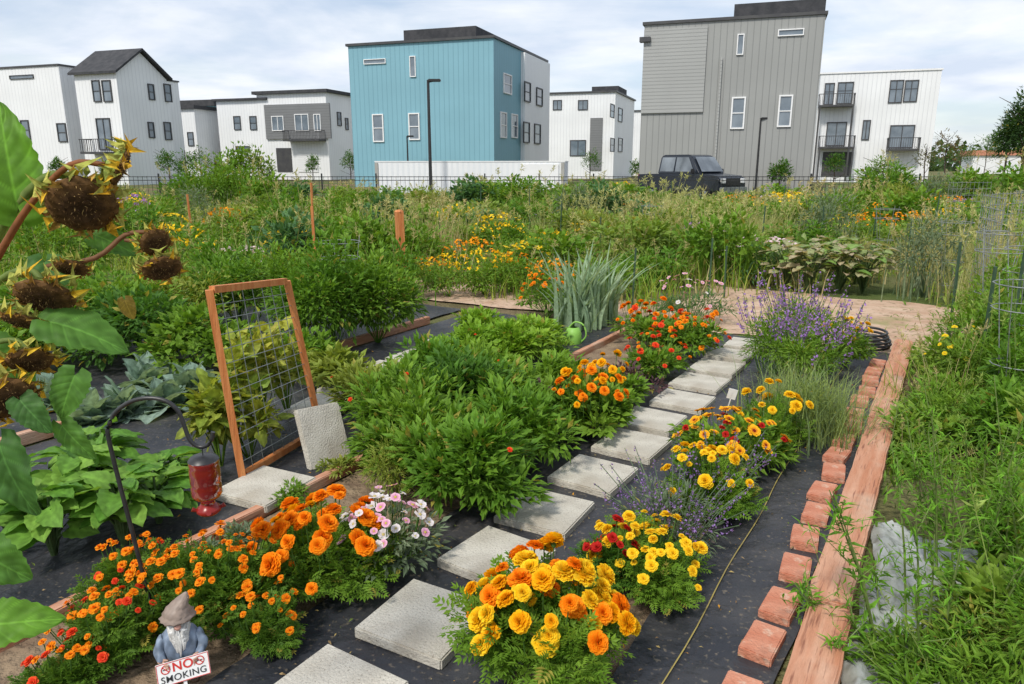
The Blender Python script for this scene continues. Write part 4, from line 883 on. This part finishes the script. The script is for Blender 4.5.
def panel(b,face,x0,y0,x1,y1,mat,name,t=.12):
    xm,ym=(x0+x1)/2,(y0+y1)/2
    l,_=hit(b,face,x0,ym); r,_=hit(b,face,x1,ym); _,zt=hit(b,face,xm,y0); _,zb=hit(b,face,xm,y1); zb=max(zb,0)
    if face=='F': return addbox(b,name,((l+r)/2,-t/2,(zt+zb)/2),(abs(r-l),t,zt-zb),mat)
    return addbox(b,name,(b['w']+t/2,(l+r)/2,(zt+zb)/2),(t,abs(r-l),zt-zb),mat)
def balcony(b,x0,x1,yy,posts=False,off=0):
    l,zf=hit(b,'F',x0,yy); r,_=hit(b,'F',x1,yy)
    bal=addbox(b,'balcony',((l+r)/2,-.7+off,zf-.1),(r-l,1.4,.18),trimd)
    a=Acc(); boxV(a,(0,-.68,1.05),(r-l,.06,.06))
    for sx in(-1,1): boxV(a,(sx*(r-l)/2,-.0,1.05),(.06,1.3,.06))
    for k in range(int((r-l)/.2)): boxV(a,(-(r-l)/2+.1+k*.2,-.68,.52),(.03,.03,1.0))
    for k in range(6):
        for sx in(-1,1): boxV(a,(sx*(r-l)/2,-.6+k*.22,.52),(.03,.03,1.0))
    rl=obj('railing',a.build('railing',[trimd]),bal); rl.location=((l+r)/2,-.7+off,zf-.02)
    if posts:
        for x in(l+.1,r-.1): addbox(b,'balcony_post',(x,-1.3+off,zf/2),(.16,.16,zf-.25),trimd)
b=building('grey_apartment_building',639,50.5,10.9,13,10.55,'large grey townhouse block with vertical siding',greyv,trimd,.18,.12)
l,z1=hit(b,'F',706,60); addbox(b,'siding_panel',(l/2,-.06,b['h']-2.9),(l,.12,5.2),greyh)
addbox(b,'roof_parapet',(0.1,-.1,b['h']-.9),(.7,.5,.3),trimd)
addbox(b,'penthouse',(8.2,3.5,b['h']+.65),(5.4,5,.9),roofm)
addbox(b,'downpipe',(5.0,-.14,4.2),(.1,.1,8.3),greyh)
for wd in((737,34,744,55),(778,29,804,36)): window(b,'F',*wd,mull=None,frame=trimw,fw=.06)
for wd in((731,97,745,129),(778,95,792,127)): window(b,'F',*wd,mull='h')
b=building('blue_apartment_building',354,59.5,12.0,13.5,10.6,'blue townhouse block with white rear section',bluev,trimd,.18,.15)
for wd in((373,114,384,142),(409,113,420,140)): window(b,'F',*wd,mull='h')
window(b,'F',410,56,416,77,mull=None,fw=.06); window(b,'F',364,59,386,64,mull=None,fw=.05)
addbox(b,'penthouse',(7.0,3.6,b['h']+.7),(6.0,4,1.0),roofm)
addbox(b,'white_bay',(12.17,9.9,5.25),(.35,7.2,10.45),whitev)
for wd in((503,74,511,94),(500,112,506,138),(511,114,517,138)): window(b,'R',*wd,mull='h')
for wd in((524,82,530,102),(536,88,542,106),(523,122,529,143),(534,124,540,144)): window(b,'R',*wd,mull='h',frame=trimd,off=.35)
b=building('white_apartment_building',812,77,10.8,12,10.6,'white townhouse block with balconies behind the grey one',whitev,trimw,.15,.1)
for wd in((824,83,834,105),(837,82,853,104),(889,80,903,103),(904,80,918,102)): window(b,'F',*wd,mull='g',frame=trimd)
for wd in((826,122,846,146),(889,125,914,148),(862,120,870,140)): window(b,'F',*wd,mull='v',frame=trimd)
for (x0,x1,yy,ps) in((818,853,147,True),(886,917,149,False),(818,853,106,True)): balcony(b,x0,x1,yy,ps)
panel(b,'F',822,152,852,176,trimd,'garage_door',.05)
b=building('white_townhouse',528,99,11.5,14,10.6,'white townhouse row with dark flat roof',whitev,trimd,.2,.2)
for wd in((553,100,562,110),(578,100,588,110),(570,140,586,156)): window(b,'F',*wd,mull='v',frame=trimd)
for wd in((610,104,614,118),(618,108,622,122),(610,138,614,152),(618,138,622,152)): window(b,'R',*wd,mull='h',frame=trimd)
panel(b,'F',590,118,602,170,darkgreyv,'grey_cladding',.15)
addbox(b,'penthouse',(9.5,6,b['h']+.6),(3.5,6,.9),roofm)
b=building('white_townhouse',614,124,6,16,10.2,'distant white townhouse with dark trim',whitev,trimd,.2,.2)
for wd in((624,122,627,134),(630,122,633,134)): window(b,'F',*wd,mull='h',frame=trimd)
b=building('white_apartment_building',-40,72,14.5,14,10.2,'long white townhouse block with flat roof',whitev,trimd,.15,.1)
for wd in((58,123,67,142),(22,120,30,140)): window(b,'F',*wd,mull='h',frame=trimd)
window(b,'F',10,75,34,79,mull=None,frame=trimd,fw=.05)
b=building('white_gabled_building',86,66,4.7,5.6,9.3,'tall white townhouse with dark gable roof',whitev,trimd,0,.05)
w_=4.7;rh=2.0;hz_=9.3
a=Acc()
for y0,z0,y1,z1 in((-.35,hz_-.08,2.8,hz_+rh+.1),(5.95,hz_-.08,2.8,hz_+rh+.1)):
    V=[(-.3,y0,z0),(w_+.4,y0,z0),(w_+.4,y1,z1),(-.3,y1,z1)]; V+=[(x,y,z+.2) for x,y,z in V]
    a.add(V,[(0,1,2,3),(7,6,5,4),(0,4,5,1),(1,5,6,2),(3,2,6,7),(0,3,7,4)])
obj('gable_roof',a.build('gable_roof',[roofm]),b['o'])
a=Acc()
for x in(0,w_): a.add([(x,0,hz_),(x,5.6,hz_),(x,2.8,hz_+rh)],[(0,1,2)])
obj('gable_wall',a.build('gable_wall',[whitev]),b['o'])
for wd in((93,80,101,102),(103,80,112,102)): window(b,'F',*wd,mull='h',frame=trimd)
window(b,'F',98,118,112,150,mull='v',frame=trimd)
for wd in((164,84,171,102),(148,84,154,100),(164,122,171,140),(148,122,154,138)): window(b,'R',*wd,mull='h',frame=trimd)
balcony(b,94,118,152)
b=building('grey_townhouse',168,104,8.8,12,9.4,'distant blue grey townhouse with dark roof',bluev,roofm,.8,.3)
for wd in((203,124,208,135),(212,124,217,135),(205,144,210,154)): window(b,'F',*wd,mull='h')
b=building('white_townhouse',180,92,3.0,8,8.3,'white townhouse seen between larger blocks',whitev,roofm,.4,.3)
window(b,'F',188,132,194,146,mull='h',frame=trimd)
b=building('white_townhouse',222,93,7.2,10,9.3,'white townhouse with dark sloping roof',whitev,roofm,.25,.35)
for wd in((234,116,241,130),(250,116,257,130),(236,146,250,152)): window(b,'F',*wd,mull='h',frame=trimd)
b=building('grey_and_white_townhouse',262,91,9.6,10,9.9,'white townhouse with grey upper storeys and balcony',whitev,roofm,.35,.4)
panel(b,'F',266,104,331,139,darkgreyv,'grey_cladding',.2)
for wd in((295,114,309,131),(314,114,321,131),(272,116,284,131)): window(b,'F',*wd,mull='v',off=-.2)
balcony(b,290,326,140)
panel(b,'F',277,148,292,172,trimd,'garage_recess',.06); panel(b,'F',298,150,318,172,whiteh,'garage_door',.08)
for wd in((337,112,341,126),(345,118,348,130)): window(b,'R',*wd,mull='h',frame=trimd)
b=building('white_townhouse',322,112,6.2,10,10.8,'distant white townhouse beside the blue block',whitev,roofm,.35,.3)
b=building('brick_house',972,150,14,9,3.6,'low distant house with reddish roof',whiteh,brickm,1.0,.4,'house')
b=building('white_shipping_container',375,37.5,9.6,2.4,1.85,'long white storage container behind the fence',siding('corrugated_white',(.80,.81,.82),(.70,.72,.74),.28,True,.4),trimw,.05,.02,'container',rad(-8))
addbox(b,'door',(8.4,-.03,.92),(1.8,.05,1.66),trimw); addbox(b,'corner_post',(.08,-.03,.92),(.16,.06,1.8),kerbm); addbox(b,'corner_post',(9.5,-.03,.92),(.16,.06,1.8),kerbm)
# ------------------------------------------------------------ street lamps
def lamp(px,ytop,Y,arm,r=.07):
    p=S(px,ytop,Y); h=p.z; o=bpy.data.objects.new('street_lamp',None); COL.objects.link(o); o.location=(p.x,p.y,0); thing(o,'black steel street lamp post with flat head','street lamp','street lamps along the road')
    a=Acc(); lathe(a,[(r*2.2,0),(r*2.2,.25),(r*1.1,.3),(r,1),(r*.75,h)],12); obj('pole',a.build('pole',[blackm],True),o)
    a=Acc(); tube(a,[(0,0,h-.1),(arm*.4,0,h-.05)],.035,6); obj('arm',a.build('arm',[blackm]),o)
    obj('lamp_head',bevbox('lamp_head',(arm,.3,.12),blackm,.03),o,(arm*.5,0,h-.02))
lamp(428,80,36,.6,.085); lamp(407,136,56,.5); lamp(761,118,48,.4,.07)
# ------------------------------------------------------------ pickup
tp=S(690,170,35.2); root=bpy.data.objects.new('pickup_truck',None); COL.objects.link(root); root.location=(tp.x,tp.y,0); root.rotation_euler=(0,0,rad(-54)); root.scale=(.90,.96,1.10); thing(root,'near black pickup truck parked behind the fence','pickup truck')
paint=simple('black_blue_paint',(.022,.028,.040),(.03,.036,.048),1,.22,spec=.7,metal=.2)
obj('body',prism('body',[(-2.8,.55),(-2.8,1.15),(-1.35,1.18),(1.35,1.22),(2.6,1.12),(2.8,.95),(2.8,.5),(2.3,.45),(-2.4,.45)],1.95,paint,.06),root)
obj('cab',prism('cab',[(-1.4,1.16),(-1.3,1.9),(-1.1,1.98),(.55,1.98),(.8,1.92),(1.5,1.19)],1.84,paint,.05,.86,1.5),root)
gd_=simple('tinted_glass',(.10,.115,.13),(.24,.27,.30),1,.05,spec=1)
tyre=simple('tyre_rubber',(.02,.02,.02),(.03,.03,.03),10,.8)
for sy in(-1,1):
    for x0,x1,x2,x3 in((-1.2,-1.15,-.25,-.25),(-.15,-.15,.62,1.12)):
        me=bpy.data.meshes.new('side_window')
        pts=[(x0,sy*.94,1.28),(x3,sy*.94,1.28),(x2,sy*.815,1.87),(x1,sy*.815,1.87)]
        me.from_pydata(pts,[],[(0,1,2,3)]); me.materials.append(gd_); obj('side_window',me,root)
    obj('mirror',bevbox('mirror',(.12,.22,.2),blackm,.03),root,(1.15,sy*1.08,1.3))
    obj('headlight',bevbox('headlight',(.08,.35,.2),trimw,.02),root,(2.78,sy*.72,.92)); obj('tail_light',bevbox('tail_light',(.05,.16,.35),redp,.02),root,(-2.79,sy*.85,.98))
    for x in(-1.75,1.85):
        a=Acc(); lathe(a,[(.22,-.12),(.38,-.12),(.41,-.08),(.41,.08),(.38,.12),(.22,.12)],24); w2=obj('wheel',a.build('wheel',[tyre],True),root,(x,sy*.88,.41),(rad(90),0,0))
        a=Acc(); lathe(a,[(0,-.09),(.08,-.1),(.2,-.06),(.24,-.10),(.24,.10),(.2,.06),(.08,.1),(0,.09)],16); obj('rim',a.build('rim',[galvm]),w2)
me=bpy.data.meshes.new('windshield'); me.from_pydata([(1.46,-.8,1.27),(1.46,.8,1.27),(.9,.70,1.87),(.9,-.70,1.87)],[],[(0,1,2,3)]); me.materials.append(gd_); obj('windshield',me,root,(.04,0,.02))
obj('bumper',bevbox('bumper',(.18,1.9,.25),galvm,.03),root,(2.85,0,.55)); obj('bumper',bevbox('bumper',(.18,1.9,.22),galvm,.03),root,(-2.86,0,.58)); obj('grille',bevbox('grille',(.06,1.0,.3),blackm,.02),root,(2.8,0,.88))
# ------------------------------------------------------------ trees
def tree(px,ybase_Y,h,rx,cols,label,n=2600,size=.16,trunk=.10,crown0=.3,tm=MED,name='tree',cl=30):
    p=S(px,165,ybase_Y); o=bpy.data.objects.new(name,None); COL.objects.link(o); o.location=(p.x,p.y,0); thing(o,label,'tree')
    a=Acc(); tube(a,[(0,0,0),(.05,0,h*.3),(-.03,.05,h*.6),(0,0,h*.9)],[trunk,trunk*.8,trunk*.5,trunk*.15],8,(.12,.09,.07))
    for k in range(12):
        z=h*random.uniform(crown0,.8); t=random.uniform(0,6.28); tube(a,[(0,0,z),(rx*.4*math.cos(t),rx*.4*math.sin(t),z+h*.06),(rx*.85*math.cos(t),rx*.85*math.sin(t),z+h*.14)],[trunk*.35,trunk*.2,.01],5,(.12,.09,.07),0,False)
    obj('trunk',a.build('trunk',[DRYM],True),o)
    a=Acc(); foliage(a,(0,0,h*(crown0+(1-crown0)*.42)),(rx,rx,h*(1-crown0)*.58),n,size,tm,cols,cl,.3,.5,False); obj('crown',a.build('crown',[LEAFM]),o)
tree(1022,38,5.8,1.7,((.035,.09,.025),(.08,.16,.04)),'dense dark green tree beside the garden',5000,.2,.12,.1,cl=40)
tree(1005,70,6,2,DEEP,'green tree beyond the garden',2500,.3)
tree(945,42,3.8,1.1,((.15,.11,.05),(.30,.22,.09)),'thin small tree with bronze sparse leaves',420,.16,.05,.3)
tree(925,44,3.2,.8,((.12,.15,.05),(.25,.23,.08)),'thin young tree with sparse leaves',300,.16,.05,.3)
tree(885,34,2.3,1.1,BRIGHT,'small round green shrub tree',2400,.13,.06,.1)
tree(235,30,2.9,.8,BRIGHT,'tall leafy sunflower like shrub with green leaves',900,.17,.04,.1,BROAD); tree(258,30,2.6,.7,((.18,.31,.05),(.28,.42,.07)),'slender green shrub tree',700,.16,.04,.1,BROAD); tree(215,31,2.3,.8,BRIGHT,'leafy green shrub tree',700,.16,.04,.1,BROAD); tree(186,32,2.6,.6,DEEP,'narrow green shrub tree',500,.15,.04,.1)
for px,Y,h in((350,80,3.5),(312,78,3),(168,60,3.2),(780,46,2.2),(640,62,2.4),(835,66,3),(200,80,4),(960,90,5),(985,95,6),(590,90,4),(60,60,2.5),(20,58,3),(110,58,2.2)):
    tree(px,Y,h,h*.36,DEEP,'young green street tree near the buildings',900,.22,.06,.15)
a=Acc(); n=9000; x=rng.uniform(-260,260,n); z=rng.random(n)*(4+2.5*np.sin(x*.11)+2*np.sin(x*.37)); pos=np.stack([x,rng.uniform(205,225,n),np.abs(z)],1)
inst(a,BROAD[0],BROAD[1],pos,rng.normal(size=(n,3)),rng.normal(size=(n,3)),rng.uniform(1.5,3,n),np.array((.07,.12,.045))*rng.uniform(.7,1.6,(n,1)))
o=obj('distant_trees',a.build('distant_trees',[LEAFM])); o['kind']='stuff'; o['label']='far off belt of green trees behind the houses'
# ------------------------------------------------------------ light and sky
w=bpy.data.worlds.new('World'); scene.world=w; w.use_nodes=True; nt=w.node_tree; nt.nodes.clear()
out=nt.nodes.new('ShaderNodeOutputWorld'); sky=nt.nodes.new('ShaderNodeTexSky'); sky.sky_type='NISHITA'; sky.sun_disc=False
EL,AZ=rad(50),rad(212)
sky.sun_elevation=EL; sky.sun_rotation=AZ
bg=nt.nodes.new('ShaderNodeBackground'); bg.inputs[1].default_value=.14; L(nt,sky.outputs[0],bg.inputs[0])
bg2=nt.nodes.new('ShaderNodeBackground'); bg2.inputs[1].default_value=1.15
tc=N(nt,'ShaderNodeTexCoord'); sx=N(nt,'ShaderNodeSeparateXYZ'); L(nt,tc.outputs['Generated'],sx.inputs[0])
mx=N(nt,'ShaderNodeMath',operation='MAXIMUM'); L(nt,sx.outputs[2],mx.inputs[0]); mx.inputs[1].default_value=.0
ad=N(nt,'ShaderNodeMath',operation='ADD'); L(nt,mx.outputs[0],ad.inputs[0]); ad.inputs[1].default_value=.16
dx=N(nt,'ShaderNodeMath',operation='DIVIDE'); L(nt,sx.outputs[0],dx.inputs[0]); L(nt,ad.outputs[0],dx.inputs[1])
dy=N(nt,'ShaderNodeMath',operation='DIVIDE'); L(nt,sx.outputs[1],dy.inputs[0]); L(nt,ad.outputs[0],dy.inputs[1])
cb=N(nt,'ShaderNodeCombineXYZ'); L(nt,dx.outputs[0],cb.inputs[0]); L(nt,dy.outputs[0],cb.inputs[1])
n1=N(nt,'ShaderNodeTexNoise'); n1.inputs['Scale'].default_value=.9; n1.inputs['Detail'].default_value=8; n1.inputs['Roughness'].default_value=.58; n1.inputs['Distortion'].default_value=.6; L(nt,cb.outputs[0],n1.inputs[0])
mr=N(nt,'ShaderNodeMapRange'); mr.inputs[1].default_value=.38; mr.inputs[2].default_value=.58; mr.inputs[3].default_value=.5; mr.inputs[4].default_value=1.0; L(nt,n1.outputs[0],mr.inputs[0])
n2=N(nt,'ShaderNodeTexNoise'); n2.inputs['Scale'].default_value=1.7; n2.inputs['Detail'].default_value=7; L(nt,cb.outputs[0],n2.inputs[0])
m2=N(nt,'ShaderNodeMapRange'); m2.inputs[1].default_value=.38; m2.inputs[2].default_value=.62; L(nt,n2.outputs[0],m2.inputs[0])
L(nt,mixcol(nt,m2.outputs[0],(.62,.70,.83),(.86,.89,.94)),bg2.inputs[0])
ms=N(nt,'ShaderNodeMixShader'); L(nt,mr.outputs[0],ms.inputs[0]); L(nt,bg.outputs[0],ms.inputs[1]); L(nt,bg2.outputs[0],ms.inputs[2]); L(nt,ms.outputs[0],out.inputs[0])
sl=bpy.data.lights.new('sun','SUN'); sl.energy=3.3; sl.angle=rad(8); sl.color=(1,.95,.86); so=bpy.data.objects.new('sun',sl); COL.objects.link(so)
sd=Vector((math.sin(AZ)*math.cos(EL),math.cos(AZ)*math.cos(EL),math.sin(EL)))
so.rotation_euler=sd.to_track_quat('Z','Y').to_euler()
cam=bpy.data.cameras.new('camera'); co=bpy.data.objects.new('camera',cam); COL.objects.link(co); co.location=(0,0,H); co.rotation_euler=(rad(90)-P,0,0)
cam.sensor_width=36; cam.lens=FP*36/1024; cam.clip_end=2000; cam.clip_start=.05
scene.camera=co
scene.view_settings.view_transform='Standard'; scene.view_settings.look='None'; scene.view_settings.exposure=0
